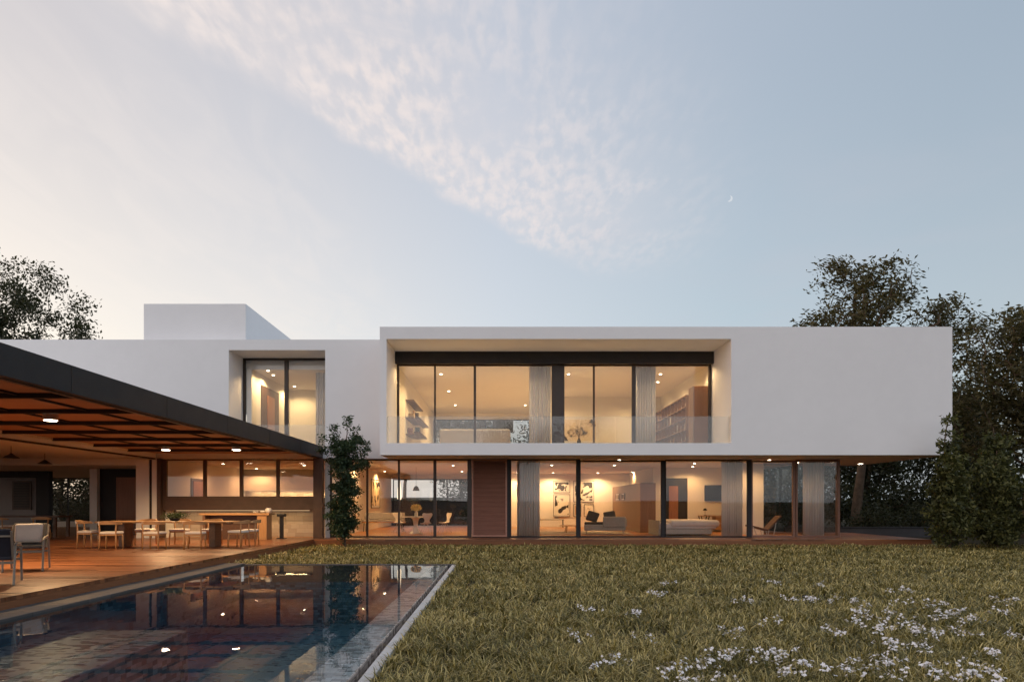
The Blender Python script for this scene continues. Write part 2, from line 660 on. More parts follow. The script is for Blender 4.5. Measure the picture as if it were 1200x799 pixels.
M['pale_floor'] = planks('pale_oak_floor', (.42, .30, .18), (.58, .44, .29), 'x', .16, .5, .02, 2.2, .6)
M['grey_wall'] = pmat('grey_render', (.30, .28, .275), .85, 0, .06, 1, .05, 60, .2)
M['white'] = pmat('white_lacquer', (.76, .74, .70), .35, 0, .03, 4, 0, 60, .5)
M['ceramic'] = pmat('ceramic', (.62, .60, .56), .3, 0, .06, 8, 0, 60, .5)
M['brass'] = pmat('brushed_metal', (.55, .50, .44), .35, .9, .06, 8, 0, 60, .5)
M['taupe'] = pmat('taupe_metal', (.20, .175, .145), .45, 0, .08, 8, 0, 60, .5)
M['black'] = pmat('black_gloss', (.012, .012, .013), .45, 0, .1, 4, 0, 60, .5)
M['ledge_tile'] = tiles('ledge_mosaic', [(.07, .068, .075), (.14, .125, .125), (.23, .20, .195), (.33, .29, .28)], .06, (.12, .12, .13), .3, 'xy', .5, .05)
M['pool_tile'] = tiles('pool_mosaic', [(.014, .048, .080), (.032, .095, .14), (.062, .155, .21), (.14, .24, .29)], .06, (.02, .03, .04), .35, 'xy', .5, .05)
M['curb_tile'] = tiles('curb_mosaic', [(.18, .15, .135), (.36, .30, .27), (.56, .48, .43), (.74, .65, .60)], .05, (.16, .14, .13), .3, 'xy', .42, .07)
M['wall_tile'] = tiles('kitchen_tile', [(.34, .27, .22), (.42, .345, .285), (.50, .42, .35)], .16, (.34, .28, .23), .3, 'xy', .5, .03)
M['glass'] = glassmat('window_glass', (.955, .95, .94), 1.5)
M['rail_glass'] = glassmat('railing_glass', (.93, .935, .93), 1.5, .05)
M['water'] = watermat()
M['lamp_on'] = emit('lamp_glow', (1, .80, .56), 30.0)
M['strip_on'] = emit('strip_glow', (1, .66, .36), 1.1)
M['bark'] = pmat('bark', (.11, .075, .050), .9, 0, .3, 6, .6, 24, .2, 0, .03)
M['leaf_tree'] = leafmat('tree_leaves', [(.1, (.028, .027, .011)), (.5, (.070, .062, .024)), (.9, (.14, .11, .045))])
M['leaf_dark'] = leafmat('dark_leaves', [(.1, (.014, .018, .008)), (.5, (.030, .035, .013)), (.9, (.062, .062, .022))], .22)
M['leaf_ever'] = leafmat('evergreen_leaves', [(.1, (.022, .028, .010)), (.5, (.070, .078, .026)), (.9, (.19, .18, .06))], .28)
M['leaf_bush'] = leafmat('bush_leaves', [(.1, (.014, .028, .014)), (.5, (.034, .062, .028)), (.9, (.075, .11, .05))], .25)
M['grass'] = leafmat('grass_blades', [(.12, (.038, .038, .010)), (.40, (.13, .116, .030)), (.63, (.33, .265, .085)), (.90, (.74, .59, .25))], .14, .45)
M['soil'] = pmat('soil', (.035, .028, .014), .95, 0, .4, 1.3, .5, 20, .1, 0, .03)
M['garden_wall'] = pmat('dark_garden_wall', (.060, .058, .062), .85, 0, .15, 1.5, .2, 30, .2)
M['flower'] = pmat('white_petals', (.84, .81, .81), .7, 0, .05, 30, 0, 60, .2)
M['stem'] = pmat('flower_stem', (.09, .10, .035), .7, 0, .2, 10, 0, 60, .2)
M['yellow'] = pmat('yellow_petals', (.72, .62, .32), .7, 0, .1, 20, 0, 60, .2)
M['hill'] = pmat('far_hill', (.022, .024, .014), .95, 0, .4, .06, 0, 60, .1)
M['shade'] = pmat('opal_shade', (.85, .80, .70), .5, 0, .03, 4, 0, 60, .3)

# ------------------------------------------------------------------ ground, deck, pool
PX0, PX1, PY0, PY1 = -6.66, -1.07, 2.6, 16.42       # outer rectangle of the pool
GZ = -0.25

def sheet(name, rects, z, mat, kind='structure'):
    b = MB()
    for x0, x1, y0, y1 in rects:
        b.add([(x0, y0, z), (x1, y0, z), (x1, y1, z), (x0, y1, z)], [(0, 1, 2, 3)])
    o = b.build(name, mat)
    if o.data.polygons[0].normal.z < 0:
        o.data.flip_normals()
    return tag(o, kind=kind)

FAR = 900
sheet('ground', [(-FAR, FAR, PY1, FAR), (-FAR, FAR, -FAR, PY0), (-FAR, PX0, PY0, PY1), (PX1, FAR, PY0, PY1)], GZ, M['soil'])

# rolling hills on the horizon all round
hv, hf = [], []
rng = np.random.default_rng(5)
NSEG, NR = 180, 5
ph = rng.uniform(0, 6.28, 8)
for i in range(NSEG):
    a = 2 * math.pi * i / NSEG
    hgt = .30 * (9 + 3.5 * math.sin(2 * a + ph[0]) + 2.5 * math.sin(5 * a + ph[1]) + 1.6 * math.sin(11 * a + ph[2]) + .7 * math.sin(29 * a + ph[3]))
    for j in range(NR):
        t = j / (NR - 1)
        rr = 130 + 130 * t
        hv.append((rr * math.cos(a), rr * math.sin(a), GZ - .3 + max(.5, hgt) * math.sin(t * math.pi / 2 * 1.0)))
for i in range(NSEG):
    for j in range(NR - 1):
        a, b = i * NR + j, ((i + 1) % NSEG) * NR + j
        hf.append((a, b, b + 1, a + 1))
tag(np_mesh('hills', hv, hf, M['hill'], smooth=True), kind='structure')

# timber deck: the broad terrace on the left, the strip along the house, the covered end on the right
b = MB()
b.box(-32, -6.66, 2.0, 25.6, -.06, 0)
b.box(-6.66, 15.3, 24.25, 25.6, -.06, 0)
b.box(12.75, 15.3, 25.6, 30.2, -.06, 0)
deck = tag(b.build('deck', M['deck']), kind='structure')
b = MB()
b.box(-6.70, -6.662, 2.0, 24.25, GZ - .1, -.062)
b.box(-6.70, 15.3, 24.26, 24.30, GZ - .1, -.062)
b.box(15.26, 15.3, 24.30, 30.2, GZ - .1, -.062)
f = b.build('deck_edge', M['fascia_wood'])
tag(f, kind='structure')

pool = thing('swimming_pool', 'long dark mosaic swimming pool with overflow edge beside the timber deck', 'pool', (-3.9, 9.5, GZ))
b = MB()   # basin: floor and walls
b.box(-6.2, -1.63, PY0, 16.3, -1.75, -1.6)
b.box(-6.35, -6.2, PY0, 16.3, -1.6, -.24)
b.box(-6.2, -1.63, PY0 - .15, PY0, -1.75, -.2)
b.box(-6.2, -1.63, 16.3, 16.45, -1.75, -.601)
b.build('basin', M['pool_tile'], pool, True)
b = MB()
b.box(-1.63, -1.266, PY0, 16.3, -1.75, -.210)
b.build('overflow_curb', M['curb_tile'], pool, True, .012)
b = MB().box(-6.199, -4.4, PY0, 9.6, -1.6, -.52)
b.build('ledge', M['ledge_tile'], pool, True, .01)
b = MB()   # stone coping on the deck side and across the far end
b.box(-6.66, -6.14, PY0, 16.42, -.24, -.165)
b.box(-6.14, -1.07, 16.302, 16.42, -.6, -.185)
b.build('coping', M['stone'], pool, True, .006)
b = MB()
b.box(-1.266, -1.17, PY0, 16.3, -.50, -.44)
b.build('gutter', M['steel'], pool, True)
b = MB()
b.box(-1.17, -1.07, PY0, 16.3, -.50, -.195)
b.build('concrete_kerb', M['concrete'], pool, True, .006)
sheet('water', [(-6.139, -1.267, PY0, 16.301)], -.198, M['water'])

# ------------------------------------------------------------------ the house
house = thing('modern_house', 'long white two storey modern house with cantilevered upper box and warm lit glass walls', 'house', (2, 30, 0))

def hb(name, mat, *boxes, bevel=0.0, label=None, parent=None):
    if len(boxes) > 1 and name in ('interior_wall', 'window_reveal', 'pillar', 'kitchen_post', 'counter_slab', 'floor', 'upper_floor', 'wing_wall', 'roof'):
        return [hb(name, mat, x, bevel=bevel, label=label, parent=parent) for x in boxes]
    b = MB()
    for x in boxes:
        b.box(*x)
    o = b.build(name, mat, parent or house, True, bevel)
    if label:
        o['label'] = label
    return o

W = 0.0
# upper white volume that projects over the terrace
hb('upper_box', M['stucco'],
   (-4.17, -3.94, 23.5, 25.6, 2.94, 7.35),
   (-3.94, 7.93, 23.5, 23.85, 2.94, 3.35),
   (-3.94, 7.93, 23.5, 25.6, 6.93, 7.35),
   (7.93, 15.54, 23.5, 23.85, 2.94, 7.35),
   (7.93, 8.13, 23.85, 25.6, 3.2, 7.35),
   (15.34, 15.54, 23.85, 30.1, 2.94, 7.35),
   (8.13, 15.34, 29.9, 30.1, 2.94, 7.35))
hb('upper_floor', M['stucco'], (-3.94, 7.93, 23.85, 25.6, 2.94, 3.2),
   (7.93, 15.34, 23.85, 29.9, 2.94, 3.2),
   (-30, 7.93, 25.601, 40.3, 2.94, 3.3), (7.93, 12.75, 29.9, 40.3, 2.94, 3.3))
hb('roof', M['stucco'], (-3.94, 7.93, 25.6, 40.3, 6.55, 7.35), (7.93, 15.34, 23.85, 29.9, 7.05, 7.35),
   (-30, -10.1, 25.6, 40.3, 6.53, 7.35), (-6.52, -4.17, 25.6, 40.3, 6.53, 7.35),
   (-10.1, -6.52, 26.83, 40.3, 6.53, 7.35), (-10.1, -6.52, 25.6, 26.83, 6.96, 7.35))
# left wing wall with its window recess
hb('wing_wall', M['stucco'], (-30, -10.1, 25.33, 25.6, 2.94, 7.35), (-6.52, -4.17, 25.33, 25.6, 2.94, 7.35),
   (-10.1, -6.52, 25.33, 25.6, 6.96, 7.35), (-10.1, -6.52, 25.33, 25.6, 2.94, 3.32))
hb('window_reveal', M['stucco'], (-10.3, -10.1, 25.6, 26.83, 3.3, 6.53), (-6.52, -6.3, 25.6, 26.83, 3.3, 6.53))
hb('roof_tower', M['stucco'], (-13.6, -9.72, 26.0, 33.0, 7.35, 8.87))
# interior walls
hb('interior_wall', M['plaster'],
   (-4.17, -3.95, 25.6, 40, 3.3, 6.55),            # upstairs left room, left wall
   (2.15, 2.35, 25.7, 40, 3.3, 6.55),              # partition
   (2.35, 7.93, 33.8, 34.0, 3.3, 6.55),            # right room back wall
   (7.93, 8.13, 25.6, 34.0, 3.3, 6.55),
   (-9.95, -9.76, 26.72, 31.8, 3.3, 6.53),         # wing room
   (-9.76, -4.17, 31.6, 31.8, 3.3, 6.53),
   (-3.95, 2.15, 39.9, 40.1, 6.2, 6.55))
hb('interior_wall', M['plaster'],
   (-6.6, -6.42, 25.6, 40, 0, 2.94),               # dining left wall
   (-.2, .1, 25.72, 40, 0, 2.94),                  # between dining and living
   (.1, 7.2, 37.4, 37.6, 0, 2.94),                 # living back wall
   (7.02, 7.2, 31.7, 37.4, 0, 2.94),
   (7.02, 10.85, 31.5, 31.7, 0, 2.94),             # bedroom back wall
   (10.67, 10.85, 28.4, 31.5, 0, 2.94),
   (9.5, 10.85, 28.2, 28.4, 0, 2.94),
   (-6.42, -.2, 39.9, 40.1, 2.72, 2.94))
hb('interior_wall', M['plaster'],
   (-12.75, -12.55, 25.6, 33.6, 0, 2.94), (-12.55, -6.6, 33.4, 33.6, 0, 2.94))
hb('floor', M['floor'], (-12.75, 12.7, 25.601, 40, -.12, 0), (12.7, 12.75, 25.601, 28.4, -.12, 0))
hb('floor', M['pale_floor'], (-3.95, 7.93, 25.61, 39.9, 3.3, 3.33), (-9.76, -4.17, 26.7, 31.6, 3.3, 3.33))
hb('cabinet_wall', M['walnut_z'], (6.1, 6.78, 29.9, 37.3, 0, 2.18), bevel=.01, label='tall wood clad storage wall')

# --- windows: frames are real bars, panes are thin solid glass
def window(xs, y, z0, z1, fm='bronze', fw=.06, fd=.09, glass='glass', pane_y=0.0, widths=None, name='window', rails=True):
    """a row of panes between the mullion centres xs on plane y"""
    fb = MB()
    widths = widths or [fw] * len(xs)
    for x, w in zip(xs, widths):
        fb.box(x - w / 2, x + w / 2, y - fd / 2, y + fd / 2, z0, z1)
    if rails:
        for (xa, wa), (xb, wb) in zip(zip(xs, widths), zip(xs[1:], widths[1:])):
            fb.box(xa + wa / 2, xb - wb / 2, y - fd / 2 + .004, y + fd / 2 - .004, z0, z0 + fw)
            fb.box(xa + wa / 2, xb - wb / 2, y - fd / 2 + .004, y + fd / 2 - .004, z1 - fw, z1)
    fr = fb.build(name, M[fm], house, True, .004)
    for (xa, wa), (xb, wb) in zip(zip(xs, widths), zip(xs[1:], widths[1:])):
        pb = MB().box(xa + wa / 2, xb - wb / 2, y - .006 + pane_y, y + .006 + pane_y, z0 + fw, z1 - fw)
        pb.build('pane', M[glass], fr, True)
    return fr

YG = 25.66
window([-6.38, -5.02, -3.83, -2.48, -1.18], YG, .0, 2.94, 'bronze', .055, .10, widths=[.06, .07, .07, .11, .16])
window([.31, 2.90], YG, 0, 2.94, 'steel', .055, .10, widths=[.16, .15])
window([2.985, 6.10], YG + .03, 0, 2.90, 'steel', .055, .10, widths=[.02, .16])
window([6.19, 9.33], YG, 0, 2.92, 'steel', .055, .10, widths=[.02, .16])
window([9.44, 11.02], YG + .04, 0, 2.90, 'copper', .075, .10, widths=[.06, .10])
window([11.11, 12.68], YG, 0, 2.92, 'copper', .075, .10, widths=[.06, .09])
# slatted timber shutter
lv = hb('louvre_shutter', M['louvre'], (-1.09, -1.03, 25.60, 25.68, .03, 2.92), (.17, .23, 25.60, 25.68, .03, 2.92),
        (-1.03, .17, 25.60, 25.68, .03, .09), (-1.03, .17, 25.60, 25.68, 2.86, 2.92))
b = MB()
n = 58
for i in range(n):
    z = .095 + i * (2.86 - .1) / n
    b.add([(-1.03, 25.605, z), (.17, 25.605, z), (.17, 25.655, z + .034), (-1.03, 25.655, z + .034),
           (-1.03, 25.615, z - .004), (.17, 25.615, z - .004), (.17, 25.665, z + .030), (-1.03, 25.665, z + .030)],
          [(0, 1, 2, 3), (7, 6, 5, 4), (0, 4, 5, 1), (3, 2, 6, 7), (0, 3, 7, 4), (1, 5, 6, 2)])
b.build('slats', M['louvre'], lv, True)
hb('shutter_backing', M['steel'], (-1.09, .23, 25.70, 25.72, 0, 2.94))
# side and back glazing of the last bay
fb = MB()
for y in (25.76, 28.35):
    fb.box(12.64, 12.72, y - .04, y + .04, 0, 2.93)
fb.box(12.64, 12.72, 25.80, 28.31, 0, .08).box(12.64, 12.72, 25.80, 28.31, 2.85, 2.93)
fb.box(10.85, 12.64, 28.30, 28.38, 0, .08).box(10.85, 12.64, 28.30, 28.38, 2.85, 2.93)
fr = fb.build('window', M['copper'], house, True)
MB().box(12.674, 12.686, 25.80, 28.31, .08, 2.85).build('pane', M['glass'], fr, True)
MB().box(10.85, 12.64, 28.334, 28.346, .08, 2.85).build('pane', M['glass'], fr, True)
# dining back window
window([-6.30, -3.15, -.25], 40.0, 0.02, 2.72, 'steel', .06, .08)
# upstairs glazing in the balcony recess
hb('blind_box', M['steel'], (-3.935, 7.925, 25.40, 25.58, 6.48, 6.925))
YU = 25.70
window([-3.87, -2.48, -.98, 2.12], YU, 3.3, 6.50, 'bronze', .06, .09, widths=[.09, .07, .09, .42])
window([2.36, 3.50, 5.0, 7.86], YU + .02, 3.3, 6.50, 'bronze', .06, .09, widths=[.06, .07, .14, .10])
window([-3.9, -.9, 2.1], 40.0, 3.33, 6.20, 'steel', .06, .08)
# wing window
window([-10.05, -8.40, -6.56], 26.76, 3.3, 6.95, 'bronze', .07, .10, widths=[.09, .15, .06])
MB().box(-10.09, -6.53, 25.62, 25.636, 3.33, 4.22).build('balcony_glass', M['rail_glass'], house, True)
# balcony balustrade: three sheets of glass
for x0, x1 in ((-3.93, .0), (.012, 3.95), (3.962, 7.92)):
    MB().box(x0, x1, 23.64, 23.656, 3.352, 4.29).build('balcony_glass', M['rail_glass'], house, True)

# doors seen inside
def inner_door(x0, x1, y0, y1, z0, z1, frame='steel', leaf='doorwood', face='y', lf=(.2, .62), lz=.9):
    fr = hb('interior_door', M[frame], (x0, x1, y0, y1, z0, z1))
    if face == 'y':
        w = x1 - x0
        hb('door_leaf', M[leaf], (x0 + w * lf[0], x0 + w * lf[1], y0 - .03, y0 - .002, z0, z0 + (z1 - z0) * lz), parent=fr)
    else:
        w = y1 - y0
        hb('door_leaf', M[leaf], (x1 + .002, x1 + .03, y0 + w * lf[0], y0 + w * lf[1], z0, z0 + (z1 - z0) * lz), parent=fr)
    return fr
inner_door(7.55, 8.60, 31.46, 31.498, .0, 2.45, 'steel', 'doorwood', 'y', (.18, .58), .85)
inner_door(-9.758, -9.72, 27.75, 29.9, 3.33, 6.1, 'kitchen', 'doorwood', 'x', (.3, .7), .88)
inner_door(-12.548, -12.51, 27.6, 28.9, 0, 2.3, 'kitchen', 'doorwood', 'x', (.1, .9), .95)

# recessed downlights: a ring with a glowing disc, and the light it gives
def downlight(x, y, z, w, parent=None, r=.055, rad=.05, drop=.10, col=(1, .56, .215), cone=156, blend=.55, tilt=0):
    parent = parent or house
    o = MB().lathe([(r + .02, 0), (r + .02, .012), (r, .014)], (x, y, z - .014), 20).build('downlight', M['white'], parent, True)
    MB().lathe([(r * .9, -.004), (r * .95, .0)], (x, y, z - .0145), 18).build('lamp_disc', M['lamp_on'], o, True)
    if w:
        lo = lamp('SPOT', 'downlight_lamp', (x, y, z - .03), w, parent, radius=rad, spot_size=R(cone), spot_blend=blend, col=col)
        lo.rotation_euler = (R(-tilt), 0, 0)

CG, CU, CW = 2.94, 6.55, 6.53
WG = 28
for x, y in ((-5.97, 35.1), (-5.97, 29.7), (-2.08, 29.7), (-2.0, 35.1)):
    downlight(x, y, CG, WG)
for x, y in ((2.8, 36.6), (5.2, 36.6), (.9, 36.6)):
    downlight(x, y, CG, 34, drop=.08, col=(1, .62, .28))
for x, y in ((2.2, 29.5), (4.9, 29.5)):
    downlight(x, y, CG, WG * .5)
for x, y in ((8.0, 28.2), (6.95, 36.0), (8.6, 30.6)):
    downlight(x, y, CG, WG * .55)
downlight(10.1, 27.2, CG, 14)
downlight(12.0, 27.6, CG, 6)
downlight(15.0, 28.5, CG, 8, r=.09)
for x, y in ((-2.44, 32.0), (1.42, 27.8), (1.4, 32.0), (-2.44, 27.8), (-2.44, 36.5), (1.3, 36.5)):
    downlight(x, y, CU, 37, col=(1, .67, .30))
for x, y in ((2.75, 27.8), (6.5, 27.8), (6.5, 32.0), (2.9, 32.0)):
    downlight(x, y, CU, 27, col=(1, .67, .30))
for x, y in ((-9.3, 27.9), (-9.25, 30.6)):
    downlight(x, y, CW, 19, col=(1, .67, .30))
for x, y in ((-11.6, 32.4), (-11.6, 28.5), (-8.5, 29.5)):
    downlight(x, y, CG, 12, col=(1, .48, .18))

downlight(6.8, 29.6, CU, 12, col=(1, .67, .30))  # extra lamp, added to brighten the bookcase
# unseen lamps added just inside the glass, to brighten jambs and balcony recess
for x in (-3.3, -1.6, -.1, 2.9, 4.2, 7.3):
    downlight(x, 25.97, CU, 12.5, col=(1, .67, .32), tilt=12)
downlight(-9.2, 26.98, CW, 14, col=(1, .67, .32))  # added near the wing window to brighten its jamb
for x in (-5.5, -3.1, -1.8, 2.2, 4.5, 7.6, 10.2):  # unseen lamps added downstairs to warm the deck strip and soffit
    downlight(x, 25.93, CG, 2.2)

# --- outdoor kitchen front under the left wing
KY0, KY1 = 25.36, 25.50
kf = window([-12.5, -11.02, -9.66, -8.30, -6.93], 25.43, 1.49, 2.92, 'kitchen', .05, .12, widths=[.13, .11, .11, .11, .09])
hb('hood_band', M['kitchen'], (-12.56, -6.9, 25.36, 25.60, 1.02, 1.488))
hb('kitchen_post', M['kitchen'], (-6.88, -6.55, 25.02, 25.30, 0, 2.94), (-12.70, -12.57, 25.2, 25.58, 0, 2.94))
hb('counter_slab', M['kitchen'], (-12.55, -6.9, 25.602, 26.2, 1.02, 1.06))
hb('backsplash', M['wall_tile'], (-12.55, -6.6, 26.2, 26.3, 0, 1.49))
o = hb('light_strip', M['strip_on'], (-12.2, -7.2, 25.66, 25.69, 1.003, 1.018))
lamp('AREA', 'strip_lamp', (-9.7, 25.75, .99), 2.2, house, shape='RECTANGLE', size=4.8, size_y=.05)
hb('counter_slab', M['plaster'], (-12.55, -6.6, 33.0, 33.4, 0.0, .9), (-12.55, -6.6, 33.05, 33.4, 1.9, 2.6))
hb('light_strip', M['strip_on'], (-12.2, -7.0, 33.06, 33.09, 1.885, 1.899))
lamp('AREA', 'strip_lamp', (-9.7, 33.2, 1.87), 4, house, shape='RECTANGLE', size=4.8, size_y=.05)
hb('backsplash', M['wall_tile'], (-12.5, -6.6, 33.38, 33.399, .9, 1.9))

# --- the left wing's open ground floor beside the deck
hb('porch_soffit', M['plaster'], (-30, -12.8, 9.0, 25.33, 2.95, 3.12), (-30, -12.76, 25.33, 40, 2.70, 2.938))
hb('lintel', M['stucco'], (-12.80, -12.74, 9.0, 25.2, 2.95, 3.13))
hb('lintel_trim', M['steel'], (-12.82, -12.735, 9.0, 25.18, 2.90, 2.949))
hb('pillar', M['plaster'], (-13.5, -13.02, 25.25, 25.62, 0, 2.90), (-12.88, -12.71, 25.25, 25.19, 0, 2.90))
hb('pillar', M['plaster'], (-16.75, -16.45, 27.8, 28.1, 0, 2.70))
hb('pillar', M['steel'], (-13.02, -12.88, 25.3, 25.5, 0, 2.90))
dp = hb('interior_door', M['steel'], (-16.45, -13.1, 28.0, 28.1, 0, 2.7))
hb('door_leaf', M['doorwood'], (-15.75, -14.0, 27.94, 27.998, 0, 2.35), parent=dp)
hb('interior_wall', M['grey_wall'], (-30, -20.4, 30.25, 30.4, 0, 2.70))
hb('portal_frame', M['steel'], (-30, -19.85, 29.95, 30.24, 2.42, 2.70), (-20.4, -19.85, 29.95, 30.24, 0, 2.42))
sw = hb('shutter_window', M['kitchen'], (-21.62, -20.78, 30.19, 30.248, 1.0, 2.28))
b = MB()
for i in range(16):
    b.box(-21.54, -20.86, 30.17, 30.188, 1.08 + i * .072, 1.12 + i * .072)
b.build('slats', M['steel'], sw, True)
hb('floor', M['floor'], (-30, -12.76, 25.601, 38, -.12, 0))
hb('low_wall', M['plaster'], (-30, -16.8, 37.9, 38.1, 0, .3))
window([-27, -24.1, -21.6, -17], 38.0, .3, 2.70, 'steel', .05, .08)
hb('interior_wall', M['plaster'], (-12.9, -12.76, 25.63, 38.1, 0, 2.70))

# ------------------------------------------------------------------ pergola roof over the terrace
perg = thing('pergola', 'dark steel edged pergola roof with timber ceiling over the dining deck', 'pergola', (-9.7, 14, 0))
MB().box(-6.72, -6.60, 1.5, 25.32, 2.95, 3.385).build('fascia', M['steel'], perg, True, .006)
for k in range(1, 8):
    MB().box(-6.599, -6.594, 1.5 + k * 3 - .006, 1.5 + k * 3 + .006, 2.955, 3.38).build('panel_seam', M['black'], perg, True)
MB().box(-6.80, -6.722, 1.5, 25.3, 2.93, 3.12).build('edge_beam', M['walnut'], perg, True)
b = MB()
b.box(-12.74, -6.722, 1.5, 25.32, 3.13, 3.20)
b.build('ceiling_boards', M['ceil_wood'], perg, True)
MB().box(-13.5, -6.722, 1.5, 25.32, 3.202, 3.36).build('roof_sheet', M['steel'], perg, True)
y = 3.8
while y < 25.2:
    MB().box(-12.73, -6.802, y - .045, y + .045, 3.045, 3.13).build('beam', M['steel'], perg, True)
    y += 1.95
for i, x in enumerate((-8.2, -9.75, -11.3)):
    b = MB()
    y = 3.85
    while y < 23.3:
        b.box(x - .02, x + .02, y + .002, y + 1.848, 3.09, 3.13)
        y += 1.95
    b.build('joist', M['steel'], perg, True)
b = MB()   # corrugated upstand strip along the lintel: one folded sheet
pts = []
for i in range(150):
    pts += [(-12.735, 9.0 + i * .1), (-12.735, 9.035 + i * .1), (-12.705, 9.05 + i * .1), (-12.705, 9.085 + i * .1)]
vs, fs = [], []
for i, (x, y) in enumerate(pts):
    vs += [(x, y, 3.06), (x, y, 3.128)]
    if i:
        fs.append((2 * i - 2, 2 * i, 2 * i + 1, 2 * i - 1))
b.add(vs, fs)
b.build('corrugated_strip', M['plaster'], perg, True, solid=.004)
for x, y, w in ((-9.3, 14.1, 60), (-11.7, 14.1, 60), (-10.7, 21.8, 46), (-8.45, 21.8, 46), (-9.3, 7.5, 12), (-11.7, 18.0, 0)):
    if not w:
        continue
    o = MB().lathe([(.135, 0), (.14, .004), (.14, .15), (.13, .155)], (x, y, 2.98), 28).build('spotlight', M['brass'], perg, True, smooth=False)
    MB().lathe([(.115, -.006), (.12, .002)], (x, y, 2.975), 24).build('lamp_disc', M['lamp_on'], o, True)
    lamp('SPOT', 'spotlight_lamp', (x, y, 2.955), w * 1.35, perg, radius=.09, col=(1, .62, .30), spot_size=R(158), spot_blend=.5)

# ------------------------------------------------------------------ trees, shrubs, lawn
def skeleton(seed, H, trunk_top, env, natt, tr=.16, lean=(0, 0), upw=.5, tipr=.010, shell=2.2):
    rng = np.random.default_rng(seed)
    n0 = 9
    t = np.linspace(0, 1, n0)
    wob = np.cumsum(rng.normal(0, .018 * H, (n0, 2)), axis=0) * t[:, None]
    nodes = [np.array([wob[i, 0] + lean[0] * t[i] ** 1.5, wob[i, 1] + lean[1] * t[i] ** 1.5, trunk_top * t[i]]) for i in range(n0)]
    par = [-1] + list(range(n0 - 1))
    vol = np.array([e[3] * e[4] * e[5] for e in env])
    ch = rng.choice(len(env), natt, p=vol / vol.sum())
    d = rng.normal(size=(natt, 3))
    d /= np.linalg.norm(d, axis=1)[:, None]
    r = rng.random(natt) ** (1 / shell)
    E = np.array(env)[ch]
    att = E[:, :3] + d * r[:, None] * E[:, 3:]
    att = att[att[:, 2] > .25]
    order = np.argsort(np.hypot(att[:, 0], att[:, 1]) + .3 * np.abs(att[:, 2] - trunk_top * .6))
    tips, mids = [], []
    for k in order:
        p = att[k]
        N = np.array(nodes)
        dv = p - N
        hd = np.hypot(dv[:, 0], dv[:, 1])
        cost = np.linalg.norm(dv, axis=1) + 1.2 * np.maximum(0, upw * hd - dv[:, 2])
        cost[0] += 5
        j = int(np.argmin(cost))
        q = nodes[j]
        L = np.linalg.norm(p - q)
        m = 2 if L < 1.2 else 4
        cur = j
        sag = rng.normal(0, .07 * L, 3)
        for i in range(1, m + 1):
            s = i / m
            w = q + (p - q) * s + sag * math.sin(math.pi * s) + np.array([0, 0, .10 * L * math.sin(math.pi * s)])
            nodes.append(w)
            par.append(cur)
            cur = len(nodes) - 1
            if s >= .5 and i < m:
                mids.append(w)
        tips.append(p)
    nodes = np.array(nodes)
    n = len(nodes)
    acc = np.zeros(n)
    kids = np.zeros(n, int)
    for i in range(n - 1, 0, -1):
        if kids[i] == 0:
            acc[i] = tipr ** 2.3
        acc[par[i]] += acc[i]
        kids[par[i]] += 1
    rad = acc ** (1 / 2.3)
    rad *= 1.0
    sc = tr / max(rad[0], 1e-6)
    if sc < 1:
        rad = np.maximum(rad * sc, tipr * .6)
    else:
        rad[:n0] = np.maximum(rad[:n0], tr * (1 - .75 * t))
    return nodes, np.array(par), rad, np.array(tips), np.array(mids), rng


def branch_mesh(name, nodes, par, rad, mat, parent, k=6):
    vs, fs = [], []
    ang = np.arange(k) * 2 * math.pi / k
    for i in range(1, len(nodes)):
        a, b_ = nodes[par[i]], nodes[i]
        d = b_ - a
        L = np.linalg.norm(d)
        if L < 1e-5:
            continue
        d = d / L
        s = np.cross(d, [0.31, .95, .02] if abs(d[1]) < .9 else [1, 0, 0])
        s /= np.linalg.norm(s)
        t = np.cross(d, s)
        ring = np.cos(ang)[:, None] * s + np.sin(ang)[:, None] * t
        ra = min(rad[par[i]], rad[i] * 1.35)
        o = len(vs) * k
        vs.append(a + ring * ra - d * ra * .3)
        vs.append(b_ + ring * rad[i])
        for j in range(k):
            fs.append((o + j, o + (j + 1) % k, o + k + (j + 1) % k, o + k + j))
    return np_mesh(name, np.concatenate(vs), fs, mat, parent, True)


def leaf_mesh(name, cent, rng, L, mat, parent, wr=.42, up=.25, var=.35, dirs=None):
    n = len(cent)
    a = rng.normal(size=(n, 3))
    if dirs is not None:
        a = a * .55 + dirs
    a /= np.linalg.norm(a, axis=1)[:, None]
    nn = rng.normal(size=(n, 3)) + np.array([0, 0, up * 3])
    b_ = np.cross(a, nn)
    b_ /= np.linalg.norm(b_, axis=1)[:, None] + 1e-9
    nrm = np.cross(a, b_)
    l = (L * (1 + rng.uniform(-var, var, n)))[:, None]
    w = l * wr
    v = np.empty((n, 4, 3))
    v[:, 0] = cent - a * l * .5
    v[:, 1] = cent + b_ * w * .5 + nrm * l * .08
    v[:, 2] = cent + a * l * .5 - nrm * l * .05
    v[:, 3] = cent - b_ * w * .5 + nrm * l * .08
    return np_mesh(name, v.reshape(-1, 3), np.arange(4 * n).reshape(n, 4), mat, parent)


